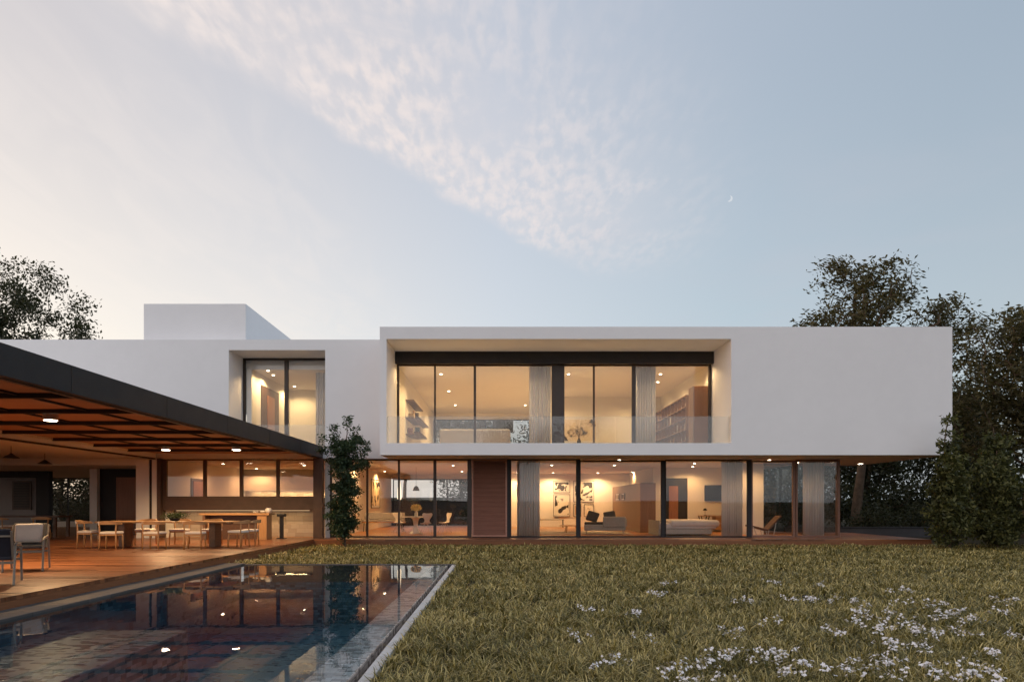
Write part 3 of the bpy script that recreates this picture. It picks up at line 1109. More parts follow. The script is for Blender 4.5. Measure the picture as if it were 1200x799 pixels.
def tree(name, label, cat, loc, seed, H, trunk_top, env, natt, nleaf, L, mat, clump=.5, tr=.2, group=None,
         lean=(0, 0), upw=.5, flat=.7, wr=.42, shell=2.2, tipr=.012, wind=None, foliage='crown'):
    t = thing(name, label, cat, loc, 0, group)
    nodes, par, rad, tips, mids, rng = skeleton(seed, H, trunk_top, env, natt, tr, lean, upw, tipr, shell)
    branch_mesh('trunk', nodes, par, rad, M['bark'], t)
    src = np.concatenate([tips, tips, mids]) if len(mids) else tips
    k = rng.integers(0, len(src), nleaf)
    c = src[k] + np.clip(rng.normal(0, clump, (nleaf, 3)), -1.9 * clump, 1.9 * clump) * np.array([1, 1, flat])
    c[:, 2] = np.maximum(c[:, 2], .06)
    leaf_mesh(foliage, c, rng, L, mat, t, wr, dirs=None if wind is None else np.array(wind))
    return t

# big trees round the house
bt = tree('broad_tree', 'broad dark tree rising behind the flat roof at the left edge', 'tree', (-35.9, 46, GZ), 11, 17, 12,
     [(0, 0, 12.2, 8.4, 6, 5.2), (-2, 0, 9.0, 8.4, 6, 4.0), (1.0, 0, 15.4, 4.6, 4, 2.9)], 420, 46000, .22, M['leaf_dark'], .44, .42, wr=.5)
bt.scale = (1.06, 1.0, 1.05)
ft = tree('feathery_tree', 'tall airy tree with wind swept leaves behind the right end of the white box', 'tree', (18.7, 36, GZ), 23, 13, 9,
     [(-.3, 0, 9.4, 3.0, 3, 3.0), (-1.1, 0, 12.9, 1.0, 1.0, 1.3), (1.2, 0, 11.9, 1.9, 2, 1.6), (4.6, 0, 10.2, 2.0, 2, 1.5)],
     250, 10000, .24, M['leaf_tree'], .31, .26, wr=.36, tipr=.019, wind=(.8, 0, -.15))
ft.scale = (1.07, 1.07, 1.08)
tree('feathery_tree', 'large leafy tree at the right edge towering beyond the dark shrubs', 'tree', (23.6, 30.5, GZ), 31, 12, 8,
     [(.4, 0, 7.4, 4.0, 4, 3.2), (1.2, 0, 9.4, 2.8, 3, 1.8), (-1.0, 0, 5.6, 2.6, 3, 2.6)],
     320, 18000, .24, M['leaf_tree'], .32, .34, wr=.36, tipr=.018, wind=(.8, 0, -.15))

# the row of trees behind the house, seen through it and past its open end
def bg_tree(seed, L=.24, n=9000):
    return tree('garden_tree', 'x', 'tree', (0, 0, GZ), seed, 8.5, 6.4,
                [(0, 0, 4.6, 3.0, 2.6, 3.4), (.4, 0, 7.0, 2.0, 2, 1.6)], 150, n, L, M['leaf_dark'], .42, .17, 'trees behind the house', shell=2.0)
protoA = bg_tree(41)
protoB = tree('garden_tree', 'x', 'tree', (0, 0, GZ), 43, 9, 7,
              [(0, 0, 6.6, 3.4, 3, 2.2)], 130, 3600, .22, M['leaf_dark'], .35, .17, 'trees behind the house', upw=.2)
spots = [
    (protoA, (17.0, 42.5), .3, 1.0, 'dense green tree seen under the overhang just right of the glass walls'),
    (protoA, (23.5, 44.0), 1.7, 1.05, 'dense tree behind the terrace, between the brown trunk and the shrubs'),
    (protoA, (28.5, 41.0), 2.9, 1.0, 'dense tree far behind the dark shrubs at the right'),
    (protoA, (-2.1, 52.0), .2, 1.0, 'open branched tree seen through the dining room against the sky'),
    (protoB, (-1.2, 49.0), 2.2, .60, 'thin leaved tree filling the right pane of the dining room back window'),
    (protoA, (-30.2, 47.0), 2.0, .95, 'dark tree seen through the open left wing beside its shutter wall'),
    (protoA, (-25.6, 45.5), 4.1, .80, 'low dark tree seen through the left wing, right of its mullion'),
    (protoB, (-8.2, 58.0), 5.0, 1.2, 'tree top showing in the upstairs back window behind the sofas'),
    (protoA, (4.2, 53.0), .9, 1.15, 'tree top seen upstairs at the right of the back window'),
    (protoA, (20.2, 47.5), 2.4, 1.1, 'tree in the second row behind the terrace, left of the brown trunk'),
    (protoA, (26.0, 49.0), 3.9, 1.15, 'tree in the second row behind the terrace, right of the brown trunk'),
    (protoA, (14.6, 48.5), 5.3, 1.05, 'tree in the second row seen through the last glass bay'),
    (protoA, (31.0, 47.0), .4, 1.15, 'tree in the second row behind the evergreens'),
    (protoA, (-33.8, 50.0), 1.1, 1.15, 'dark tree in the second row beyond the left wing, at its left'),
    (protoA, (-27.5, 51.5), 3.0, 1.1, 'dark tree in the second row beyond the left wing, at its right'),
    (protoB, (-3.4, 60.0), 1.4, 1.25, 'tree top in the middle of the upstairs back window'),
    (protoA, (33.0, 36.0), 3.3, 1.2, 'shady tree at the right end of the rear tree row'),
]
first = set()
for pr, (x, y_), rz, s, lab in spots:
    if pr.name not in first:
        first.add(pr.name)
        pr.location = (x, y_, GZ)
        pr.rotation_euler = (0, 0, rz)
        pr.scale = (s, s, s)
        pr['label'] = lab
    else:
        dup(pr, (x, y_, GZ), rz, lab, 'trees behind the house', (s, s, s))
# two trees across the garden behind the viewer, mirrored in the glass
for x, y_, rz, s, lab in ((9.0, -24.0, .5, 1.25, 'tree across the garden reflected in the bedroom glass'),
                          (2.0, -30.0, 2.5, 1.35, 'tree across the garden reflected in the living room glass')):
    dup(protoB, (x, y_, GZ), rz, lab, 'trees across the garden', (s, s, s))

# dark clipped evergreens at the right of the lawn
def evergreen(seed, h, w, n, L=.15):
    env = [(0, 0, h * .28, w, w, h * .30), (0, 0, h * .52, w * .85, w * .85, h * .28), (0, 0, h * .74, w * .5, w * .5, h * .2), (0, 0, h * .92, w * .14, w * .14, h * .10)]
    return tree('evergreen_shrub', 'x', 'shrub', (0, 0, GZ), seed, h, h * .97, env, 190, n, L * 1.1, M['leaf_ever'], .13, .06,
                'evergreen shrubs beside the lawn', wr=.4, shell=1.8, tipr=.006, foliage='foliage')
eA = evergreen(51, 4.4, .66, 7500)
eB = evergreen(52, 3.9, .88, 9500)
for pr, (x, y_), rz, s, lab in [
    (eA, (14.75, 22.4), 0, .98, 'pointed dark evergreen overlapping the lower right corner of the white box'),
    (eB, (16.2, 22.3), 1, .86, 'full dark evergreen just right of the pointed one'),
    (eA, (17.5, 21.6), 2.2, 1.0, 'narrow evergreen between two full ones by the lawn'),
    (eB, (18.8, 20.8), 3.1, .93, 'full evergreen at the right edge of the lawn'),
    (eA, (19.6, 19.6), .6, .95, 'narrow evergreen at the far right, cut by the edge of the photo'),
    (eB, (17.6, 24.4), 4.4, 1.12, 'evergreen standing behind the front row, past the deck end'),
    (eB, (20.4, 23.4), 5.1, 1.18, 'tall evergreen in the back row at the far right')]:
    if 'x' == pr['label']:
        pr['label'] = lab
        pr.location, pr.rotation_euler, pr.scale = (x, y_, GZ), (0, 0, rz), (s, s, s)
    else:
        dup(pr, (x, y_, GZ), rz, lab, 'evergreen shrubs beside the lawn', (s, s, s))

# upright leafy shrub at the corner of pergola and glass wall
tree('upright_shrub', 'slender upright leafy shrub at the corner between pergola and dining room glass', 'shrub', (-5.42, 23.7, GZ), 61, 4.9, 4.5,
     [(-.05, 0, .9, .62, .42, .9), (0, 0, 2.1, .58, .40, 1.1), (0, 0, 3.2, .62, .42, .7), (.08, 0, 4.40, .12, .12, .66), (-.36, 0, 3.75, .16, .15, .55),
      (.42, 0, 3.8, .18, .15, .6), (.78, 0, 3.5, .15, .15, .42), (-.74, 0, 3.6, .12, .12, .34), (.62, 0, 2.9, .2, .2, .4)],
     260, 14500, .10, M['leaf_bush'], .095, .05, upw=1.4, wr=.5, shell=2.0, tipr=.004, foliage='foliage')

# low planting behind the house
lowp = tree('low_shrub', 'x', 'shrub', (0, 0, GZ), 71, 1.6, 1.3, [(0, 0, .8, 1.5, 1.1, .75)], 70, 3400, .13, M['leaf_dark'], .2, .04,
            'low shrubs behind the house', tipr=.006, foliage='foliage')
for i, (x, y_, s, lab) in enumerate([
    (-1.2, 44.0, 1.0, 'rounded shrub outside the right pane of the dining room back window'),
    (1.2, 43.2, 1.15, 'low shrub just outside the dining room, partly hidden by the louvre'),
    (18.2, 33.5, .85, 'low shrub under the overhang at the end of the terrace'),
    (21.0, 34.5, .95, 'low shrub in shade left of the evergreen row'),
    (16.2, 38.5, 1.7, 'tall shrub at the far side of the terrace, nearest the glass'),
    (19.6, 39.5, 1.9, 'tall shrub at the far side of the terrace, behind the brown trunk'),
    (23.0, 38.5, 1.8, 'tall shrub at the far side of the terrace, right of the brown trunk'),
    (26.5, 37.5, 1.9, 'tall shrub at the far side of the terrace, nearest the evergreens'),
    (-31.5, 44.0, 1.6, 'tall shrub seen through the left wing, at the left of the opening'),
    (-27.2, 44.5, 1.7, 'tall shrub seen through the left wing, in the middle of the opening'),
    (24.5, 34.0, 1.1, 'low shrub in shade behind the evergreen row'),
    (-29.0, 42.0, 1.0, 'low shrub seen through the left wing, beside the dark portal'),
    (-25.5, 42.5, 1.0, 'low shrub seen through the left wing next to the white pillar')]):
    if i == 0:
        lowp['label'] = lab
        lowp.location, lowp.scale = (x, y_, GZ), (s, s, s)
    else:
        dup(lowp, (x, y_, GZ), i * 1.3, lab, 'low shrubs behind the house', (s, s, s))

gw = thing('garden_wall', 'dark garden wall behind the dining room back window', 'wall', (-5, 47, GZ))
MB().box(-16, 6, 46.9, 47.1, GZ, 1.42).build('wall', M['garden_wall'], gw, True)
MB().box(-16.05, 6.05, 46.86, 47.14, 1.421, 1.48).build('coping', M['steel'], gw, True)
gw = thing('garden_wall', 'low dark retaining wall behind the covered terrace end', 'wall', (18, 31, GZ))
MB().box(12.9, 26, 30.9, 31.1, GZ, .18).build('wall', M['garden_wall'], gw, True)
MB().box(12.88, 26.02, 30.86, 31.14, .181, .22).build('coping', M['steel'], gw, True)

# lawn of long curved blades growing in tufts
def lawn():
    rng = np.random.default_rng(99)
    out = []
    for y0, y1, dens, wid, hh, per, spread in ((4.6, 7.2, 150, .0092, .17, 14, .036), (7.2, 10, 105, .012, .17, 13, .042), (10, 14, 70, .016, .165, 11, .05),
                                               (14, 19, 44, .0215, .16, 10, .06), (19, 24.2, 32, .027, .155, 9, .07)):
        xl, xr = -.86 * y1, .86 * y1 + .5
        n = int(dens * (xr - xl) * (y1 - y0))
        x = rng.uniform(xl, xr, n)
        y = rng.uniform(y0, y1, n)
        ok = (np.abs(x) < .86 * y + .4) & (x < 24)
        x, y = x[ok], y[ok]
        f = np.sin(x * 1.9 + 1.3 * np.sin(y * 1.1)) * np.sin(y * 2.3 + 1.7 * np.sin(x * .8)) + .6 * np.sin(x * 6.1 + y * 4.3) * np.sin(y * 5.7 - x * 2.9)
        keep = rng.random(len(x)) < np.clip(.86 + .2 * f, .5, 1)
        x, y, f = x[keep], y[keep], f[keep]
        th = hh * (1 + .12 * f) * rng.uniform(.62, 1.18, len(x))
        n = len(x)
        ox, oy = rng.normal(0, spread, (2, n * per))
        bx, by = np.repeat(x, per) + ox, np.repeat(y, per) + oy
        az = np.arctan2(oy, ox) + rng.normal(0, .7, n * per)
        h = np.repeat(th, per) * rng.uniform(.6, 1.12, n * per)
        w = wid * rng.uniform(.65, 1.3, n * per)
        ok = (bx > PX1 + .02) | ((by > PY1 + .03) & (bx > PX0 + .03))
        ok &= by < 24.24
        out.append((bx[ok], by[ok], h[ok], w[ok], az[ok]))
    x, y, h, w, az = (np.concatenate(a) for a in zip(*out))
    n = len(x)
    lx, ly = np.cos(az), np.sin(az)
    bend = h * rng.uniform(.30, 1.3, n)
    tw = az + math.pi / 2 + rng.normal(0, .5, n)
    wx, wy = np.cos(tw), np.sin(tw)
    v = np.empty((n, 7, 3), np.float32)
    for i, (t, ww) in enumerate(((0, .8), (.45, 1.0), (.8, .65))):
        cx = x + lx * bend * t ** 2
        cy = y + ly * bend * t ** 2
        cz = GZ - .005 + h * (t - .34 * t ** 3 * (bend / h))
        v[:, 2 * i] = np.stack([cx - wx * w * ww / 2, cy - wy * w * ww / 2, cz], 1)
        v[:, 2 * i + 1] = np.stack([cx + wx * w * ww / 2, cy + wy * w * ww / 2, cz], 1)
    v[:, 6] = np.stack([x + lx * bend * 1.05, y + ly * bend * 1.05, GZ + h * (1 - .50 * bend / h)], 1)
    base = (np.arange(n) * 7)[:, None]
    tri = np.array([[0, 1, 3], [0, 3, 2], [2, 3, 5], [2, 5, 4], [4, 5, 6]])
    f = (base[:, None, :] + tri[None]).reshape(-1, 3)
    print('grass blades', n)
    o = np_mesh('lawn_grass', v.reshape(-1, 3), f, M['grass'], None, True)
    tag(o, 'long olive and straw coloured meadow grass between pool and house', 'grass', kind='stuff')
lawn()

# white wildflowers in small clusters
def clump(seed):
    rng = np.random.default_rng(seed)
    t = thing('wildflower_clump', 'low clump of small white wildflowers growing in the meadow grass', 'flowers', (0, 0, GZ), 0, 'white wildflower clumps in the lawn')
    fv, ff = [], []
    sm = MB()
    for k in range(rng.integers(5, 10)):
        px, py = rng.normal(0, .075, 2)
        hz = rng.uniform(.13, .195)
        sm.tube([(px * .6, py * .6, 0), (px * .85, py * .9, hz * .6), (px, py, hz)], [.003, .0025, .002], 5)
        for q in range(rng.integers(5, 9)):   # small head of florets
            c = np.array([px, py, hz]) + rng.normal(0, .020, 3) * np.array([1, 1, .8])
            tl = rng.normal(0, .7, 2)
            nrm = np.array([tl[0], tl[1], 1.0])
            nrm /= np.linalg.norm(nrm)
            s = np.cross(nrm, [0, 1, 0]); s /= np.linalg.norm(s)
            u_ = np.cross(nrm, s)
            for p in range(5):
                a = 2 * math.pi * p / 5 + rng.uniform(0, .5)
                d = s * math.cos(a) + u_ * math.sin(a)
                e = -s * math.sin(a) + u_ * math.cos(a)
                r0 = rng.uniform(.011, .017)
                o = len(fv)
                fv += [c, c + d * r0 * .6 + e * r0 * .38 + nrm * .003, c + d * r0, c + d * r0 * .6 - e * r0 * .38 + nrm * .003]
                ff.append((o, o + 1, o + 2, o + 3))
    sm.build('stems', M['stem'], t)
    np_mesh('petals', np.array(fv), ff, M['flower'], t)
    return t
protos = [clump(200 + i) for i in range(6)]
fl = [(688,712),(744,716),(679,742),(782,682),(770,694),(890,697),(874,702),(925,700),(965,702),(1006,704),(1012,712),(1150,703),(1178,702),
      (713,772),(815,802),(828,805),(850,793),(895,790),(924,786),(914,762),(902,770),(962,684),(992,700),(1016,709),(1059,704),(1108,716),(1118,716),
      (1140,724),(1102,722),(1128,762),(1160,762),(1050,728),(1076,734),(1090,738),(1126,738),(1170,732),(1188,742),(1040,750),(1064,758),(1086,752),
      (1024,778),(1006,786),(1042,770),(996,782),(1100,778),(1120,790),(1152,778),(1184,778),(976,738),(1034,734),(1000,726),(948,700),(906,726),(880,734),
      (866,762),(838,768),(820,778),(806,796),(790,780),(640,790),(1012,808),(1062,806),
      (858,738),(1018,720),(1044,716),(982,766),(950,778),(756,744),(904,680),(1096,706),(1060,690),(700,718),(1174,716),(1150,790),(1080,786)]
fl = [p for i, p in enumerate(fl) if i % 6 != 5]
rf = random.Random(8)
for i, (px, py) in enumerate(fl):
    Yd = (EYE - (GZ + .17)) * 800 / (py - 590.5)
    X = (px - 587) / 800 * Yd
    if i < 6:
        p = protos[i]
        p.location = (X, Yd, GZ)
    else:
        s = rf.uniform(.85, 1.35)
        dup(protos[i % 6], (X, Yd, GZ), rf.uniform(0, 6.3), None, None, (s, s, 1))

# ------------------------------------------------------------------ furniture on the deck
def arc(rx, ry, a0, a1, n, z0=0, zm=0, cy=0):
    out = []
    for i in range(n + 1):
        t = i / n
        a = R(a0 + (a1 - a0) * t)
        out.append((rx * math.cos(a), cy + ry * math.sin(a), z0 + zm * math.sin(math.pi * t)))
    return out

def dining_chair():
    t = thing('dining_chair', 'x', 'chair', (0, 0, 0), 0, 'oak chairs round the deck dining table')
    for s in (-1, 1):
        MB().tube([(s * .235, .20, 0), (s * .225, .19, .25), (s * .215, .18, .43)], [.016, .022, .018], 10).build('leg', M['teak_z'], t, smooth=True)
        MB().tube([(s * .225, -.20, 0), (s * .215, -.18, .30), (s * .215, -.185, .50), (s * .225, -.20, .70)], [.016, .023, .021, .017], 10).build('leg', M['teak_z'], t, smooth=True)
    b = MB()
    b.bar((-.215, .18, .40), (.215, .18, .40), .022, .04).bar((-.215, -.18, .40), (.215, -.18, .40), .022, .04)
    b.bar((-.215, -.18, .40), (-.215, .18, .40), .022, .04).bar((.215, -.18, .40), (.215, .18, .40), .022, .04)
    b.build('seat_frame', M['teak'], t, bevel=.004)
    pts = arc(.30, .27, 175, 365, 18, .705, .035, -.03)
    rad = [.020 + .032 * math.sin(math.pi * i / 18) for i in range(19)]
    b = MB()
    vs = []
    for (x, y, z), r in zip(pts, rad):   # tall curved back rail, thin in plan
        l = math.hypot(x, y + .03)
        ux, uy = x / l, (y + .03) / l
        for a, h in ((-.011, -r), (.011, -r), (.011, r), (-.011, r)):
            vs.append((x + ux * a, y + uy * a, z + h))
    n = len(pts)
    fs = [(0, 1, 2, 3), tuple(4 * (n - 1) + k for k in (3, 2, 1, 0))]
    for i in range(n - 1):
        for k in range(4):
            fs.append((4 * i + k, 4 * i + (k + 1) % 4, 4 * i + 4 + (k + 1) % 4, 4 * i + 4 + k))
    b.add(vs, fs)
    b.build('back_rail', M['teak'], t, bevel=.004)
    prof = [(-.235, -.20), (.235, -.20), (.25, .21), (-.25, .21)]
    MB().prism(prof, 'z', .425, .49).build('cushion', M['cushion'], t, bevel=.02, seg=3)
    return t

TY = 20.2
ch0 = dining_chair()
first_chair = [True]
def put_chair(x, y, rz, lab):
    if first_chair[0]:
        first_chair[0] = False
        ch0.location, ch0.rotation_euler = (x, y, 0), (0, 0, rz)
        ch0['label'] = lab
    else:
        dup(ch0, (x, y, 0), rz, lab)
put_chair(-11.95, 19.75, R(-82), 'oak dining chair at the left end of the long table')
put_chair(-10.85, 19.0, R(4), 'oak dining chair on the pool side, nearest the left end of the table')
put_chair(-9.62, 18.95, R(-3), 'oak dining chair on the pool side, middle of the table')
put_chair(-8.52, 19.0, R(8), 'oak dining chair on the pool side, beside the dark table pedestal')
put_chair(-11.0, 21.15, R(180), 'oak dining chair on the kitchen side, nearest the left end of the table')
put_chair(-9.95, 21.15, R(184), 'oak dining chair on the kitchen side, behind the potted plant')
put_chair(-8.95, 21.15, R(176), 'oak dining chair on the kitchen side, at the right of the row')
put_chair(-7.62, 19.85, R(80), 'oak dining chair at the right end of the table, nearer the pool')
put_chair(-7.60, 20.7, R(97), 'oak dining chair at the right end of the table, nearer the kitchen bar')

t = thing('dining_table', 'long oak dining table on the deck with nine chairs', 'table', (-9.75, TY, 0))
MB().box(-1.98, 1.85, -.50, .50, .705, .75).build('tabletop', M['teak'], t, bevel=.012)
for x in (-1.35, 1.30):
    MB().box(x - .085, x + .085, -.24, .24, 0, .704).build('pedestal', M['walnut'], t, bevel=.008)

t = thing('potted_plant', 'small dark leafy plant in a bowl on the dining table', 'plant', (-9.65, TY, .75))
MB().lathe([(.06, 0), (.12, .02), (.16, .08), (.15, .085), (.10, .05)], (0, 0, 0), 20).build('bowl', M['steel'], t, smooth=True)
rg = np.random.default_rng(4)
c = rg.normal(0, 1, (900, 3)) * np.array([.17, .13, .045]) + np.array([0, 0, .16])
c[:, 2] = np.maximum(c[:, 2], .085)
leaf_mesh('foliage', c, rg, .05, M['leaf_bush'], t)

# kitchen bar with its crockery
t = thing('bar_counter', 'long timber bar counter standing before the outdoor kitchen', 'counter', (-9.4, 24.4, 0))
MB().box(-1.25, 1.22, -.32, .32, .86, .93).build('counter_top', M['teak'], t, bevel=.006)
MB().box(-1.049, .779, .05, .10, 0, .859).build('back_panel', M['walnut'], t)
MB().box(.78, 1.12, -.28, .28, 0, .859).build('leg_panel', M['teak_z'], t, bevel=.006)
MB().box(-1.15, -1.05, -.28, .28, 0, .859).build('leg_panel', M['walnut_z'], t, bevel=.006)
t = thing('barbecue_stand', 'black barbecue stand between bar counter and tiled wall', 'barbecue', (-7.95, 24.75, 0))
MB().box(-.06, .06, -.06, .06, 0, .80).build('post', M['black'], t, bevel=.006)
MB().box(-.14, .14, -.14, .14, .801, .90).build('firebox', M['black'], t, bevel=.02)
MB().box(-.14, .14, -.14, .14, 0.0, .03).build('base_plate', M['black'], t)
def bowl(x, y, z, r, h, lab):
    o = MB().lathe([(r * .45, 0), (r * .8, h * .4), (r, h), (r * .94, h), (r * .7, h * .45)], (0, 0, 0), 20).build('bowl', M['ceramic'], None, smooth=True)
    o.location = (x, y, z)
    tag(o, lab, 'bowl', 'crockery on the bar')
bowl(-8.75, 24.35, .93, .10, .06, 'small pale bowl on the bar counter, leftmost of the crockery')
bowl(-8.5, 24.4, .93, .12, .09, 'wide pale bowl in the middle of the crockery on the bar')
o = MB().lathe([(.07, 0), (.11, .05), (.12, .13), (.07, .19), (.06, .19)], (0, 0, 0), 20).build('jug', M['ceramic'], None, smooth=True)
o.location = (-8.27, 24.3, .93)
tag(o, 'pale ceramic jug at the right end of the bar counter', 'jug')

# lounge chairs at the left edge
def lounge_chair(loc, rz, label, cm):
    t = thing('lounge_chair', label, 'chair', loc, rz, 'outdoor lounge chairs on the deck')
    for s in (-1, 1):
        x = s * .31
        b = MB()
        pts = [(x, .40, 0), (x, .30, .56), (x, .255, .60), (x, -.22, .63), (x, -.27, .60), (x, -.44, 0)]
        for p, q in zip(pts, pts[1:]):
            b.bar(p, q, .032, .045)
        b.build('side_frame', M['taupe'], t, bevel=.008)
        MB().bar((x * .9, -.27, .40), (x * .93, -.50, .84), .03, .035).build('back_post', M['taupe'], t, bevel=.006)
    b = MB().bar((-.31, .30, .36), (.31, .30, .36), .03, .04).bar((-.31, -.26, .34), (.31, -.26, .34), .03, .04)
    b.bar((-.29, -.46, .76), (.29, -.46, .76), .025, .03)
    b.build('cross_bars', M['taupe'], t, bevel=.005)
    MB().prism([(-.27, .38), (.33, .42), (.33, .48), (-.27, .44)], 'x', -.275, .275).build('seat', M[cm], t, bevel=.02, seg=3)
    MB().prism([(-.25, .43), (-.18, .45), (-.42, .88), (-.48, .86)], 'x', -.275, .275).build('backrest', M[cm], t, bevel=.02, seg=3)
    return t
lounge_chair((-7.98, 10.75, 0), R(28), 'dark blue lounge chair at the left edge, seen from behind', 'navy')
lounge_chair((-9.03, 13.0, 0), R(206), 'lounge chair with a pale cushion, behind the dark blue one', 'charcoal')
o = MB().prism([(-.22, -.20), (.22, -.19), (.23, .19), (-.23, .20)], 'z', -.05, .05).build('throw_pillow', M['linen'], None, bevel=.045, seg=4)
o.location = (-9.13, 13.20, .69)
o.rotation_euler = (R(115), 0, R(206))
tag(o, 'pale square pillow leaning on the back of the rear lounge chair', 'pillow')

# left wing: long dark table, wooden chair, two pendants
t = thing('console_table', 'long dark table under the left wing near the shuttered wall', 'table', (-18.2, 25.8, 0))
MB().box(-2.4, 1.75, -.45, .45, .76, .82).build('tabletop', M['walnut'], t, bevel=.006)
for x in (-2.3, 1.6):
    for y in (-.38, .38):
        MB().box(x - .05, x + .05, y - .05, y + .05, 0, .759).build('leg', M['walnut'], t, bevel=.004)
dup(ch0, (-16.75, 24.9, 0), R(25), 'brown wooden chair in front of the long dark table')
dup(ch0, (-18.1, 24.75, 0), R(-10), 'wooden chair half hidden behind the lounge chair pillow')
def pendant(loc, lab):
    t = thing('pendant_lamp', lab, 'lamp', loc, 0, 'black cone pendants under the left wing')
    MB().lathe([(.22, 0), (.215, .005), (.05, .12), (.02, .14)], (0, 0, 0), 24).build('lamp_shade', M['black'], t, smooth=False)
    MB().tube([(0, 0, .14), (0, 0, 2.95 - loc[2])], .008, 8).build('cord', M['black'], t)
pendant((-14.35, 20.0, 2.60), 'black cone pendant nearest the left edge')
pendant((-15.3, 22.9, 2.60), 'black cone pendant farther in, above the long dark table')

# ------------------------------------------------------------------ dining room
t = thing('round_table', 'round white pedestal table in the dining room', 'table', (-3.62, 29.0, 0))
MB().lathe([(.60, .70), (.61, .712), (.60, .725)], (0, 0, 0), 40).build('tabletop', M['white'], t)
MB().lathe([(.30, 0), (.28, .02), (.13, .14), (.085, .36), (.13, .62), (.24, .699)], (0, 0, 0), 28).build('pedestal', M['white'], t, smooth=True)
def shell_chair(loc, rz, lab):
    t = thing('shell_chair', lab, 'chair', loc, rz, 'white shell chairs round the pedestal table')
    # waisted back flowing into a round seat
    rows = [(.20, .44, .20), (.10, .43, .235), (-.05, .43, .23), (-.17, .45, .17), (-.215, .53, .09), (-.235, .62, .12), (-.265, .72, .20), (-.29, .82, .235), (-.30, .875, .17)]
    vs, fs = [], []
    m = 9
    for y, z, w in rows:
        for i in range(m):
            s = -1 + 2 * i / (m - 1)
            vs.append((w * s, y + .05 * s * s * (1 if z > .5 else 0), z + .02 * s * s))
    for r_ in range(len(rows) - 1):
        for i in range(m - 1):
            a = r_ * m + i
            fs.append((a, a + 1, a + m + 1, a + m))
    MB().add(vs, fs).build('shell', M['white'], t, smooth=True, solid=.012, sub=1)
    for sx in (-1, 1):
        for sy in (-1, 1):
            MB().tube([(sx * .06, sy * .06, .425), (sx * .22, sy * .22, 0)], [.010, .008], 8).build('leg', M['brass'], t, smooth=True)
shell_chair((-4.45, 29.9, 0), R(-150), 'white shell chair left of the pedestal table')
shell_chair((-2.45, 29.7, 0), R(125), 'white shell chair right of the pedestal table, behind the mullion')
shell_chair((-3.1, 28.25, 0), R(20), 'white shell chair with its back to the lawn')
t = thing('flower_vase', 'glass vase of pale yellow flowers on the round white table', 'vase', (-3.60, 29.0, .726))
MB().lathe([(.05, 0), (.07, .03), (.075, .14), (.05, .22), (.06, .25), (.05, .25)], (0, 0, 0), 20).build('vase', M['ceramic'], t, smooth=True)
rg = np.random.default_rng(6)
d = rg.normal(size=(420, 3)); d /= np.linalg.norm(d, axis=1)[:, None]
leaf_mesh('blossoms', d * rg.uniform(.5, 1, (420, 1)) * np.array([.24, .2, .15]) + np.array([0, 0, .38]), rg, .075, M['yellow'], t, .8)
t = thing('wooden_bench', 'low wooden bench with a cushion by the dining room wall', 'bench', (-5.35, 31.2, 0), R(0))
MB().box(-.95, .95, -.3, .3, .40, .45).build('seat', M['teak'], t, bevel=.006)
for x in (-.85, .85):
    for y in (-.25, .25):
        MB().tube([(x, y, .40), (x * 1.03, y, 0)], [.02, .014], 8).build('leg', M['steel'], t)
MB().box(-.93, .93, -.28, .28, .451, .55).build('seat_cushion', M['linen'], t, bevel=.03, seg=3)
MB().box(-.93, .93, .18, .30, .551, .86).build('back_cushion', M['linen'], t, bevel=.04, seg=3)
def picture(name, loc, w, h, rz, lab, seed, fm='black', group=None, light=(.72, .68, .6), mat=.06, scale=2.5, thr=.5, mid=None):
    t = thing('framed_picture', lab, 'picture', loc, rz, group)
    f = .022
    b = MB().box(-w / 2, w / 2, -.03, 0, -h / 2, -h / 2 + f).box(-w / 2, w / 2, -.03, 0, h / 2 - f, h / 2)
    b.box(-w / 2, -w / 2 + f, -.03, 0, -h / 2 + f, h / 2 - f).box(w / 2 - f, w / 2, -.03, 0, -h / 2 + f, h / 2 - f)
    b.build('frame', M[fm], t)
    MB().box(-w / 2 + f, w / 2 - f, -.012, -.001, -h / 2 + f, h / 2 - f).build('mount', M['white'], t)
    MB().box(-w / 2 + f + mat, w / 2 - f - mat, -.018, -.0125, -h / 2 + f + mat, h / 2 - f - mat).build(
        'print', printmat('print_%d' % seed, seed, (.025, .022, .02), light, scale, thr, mid), t)
    return t
picture('p', (-6.415, 34.9, 1.78), 2.4, 1.45, R(90), 'large dark picture with a pale shape on the dining room wall', 3, 'black', None, (.85, .72, .52), .10, 1.1, .5)
t = thing('pendant_lamp', 'slim white glowing pendant in the dining room beside the mullion', 'lamp', (-4.85, 32.6, 1.45))
MB().lathe([(.05, 0), (.10, .06), (.085, .50), (.035, .95)], (0, 0, 0), 20).build('lamp_shade', emit('shade_glow', (1, .78, .52), 2.2), t, smooth=True)
MB().tube([(0, 0, .95), (0, 0, CG - 1.45)], .006, 6).build('cord', M['black'], t)
t = thing('pendant_lamp', 'small dark bell pendant above the round white table', 'lamp', (-3.85, 31.0, 1.86))
MB().lathe([(.16, 0), (.155, .01), (.10, .16), (.03, .22)], (0, 0, 0), 20).build('lamp_shade', M['steel'], t, smooth=True)
MB().tube([(0, 0, .22), (0, 0, CG - 1.86)], .006, 6).build('cord', M['black'], t)

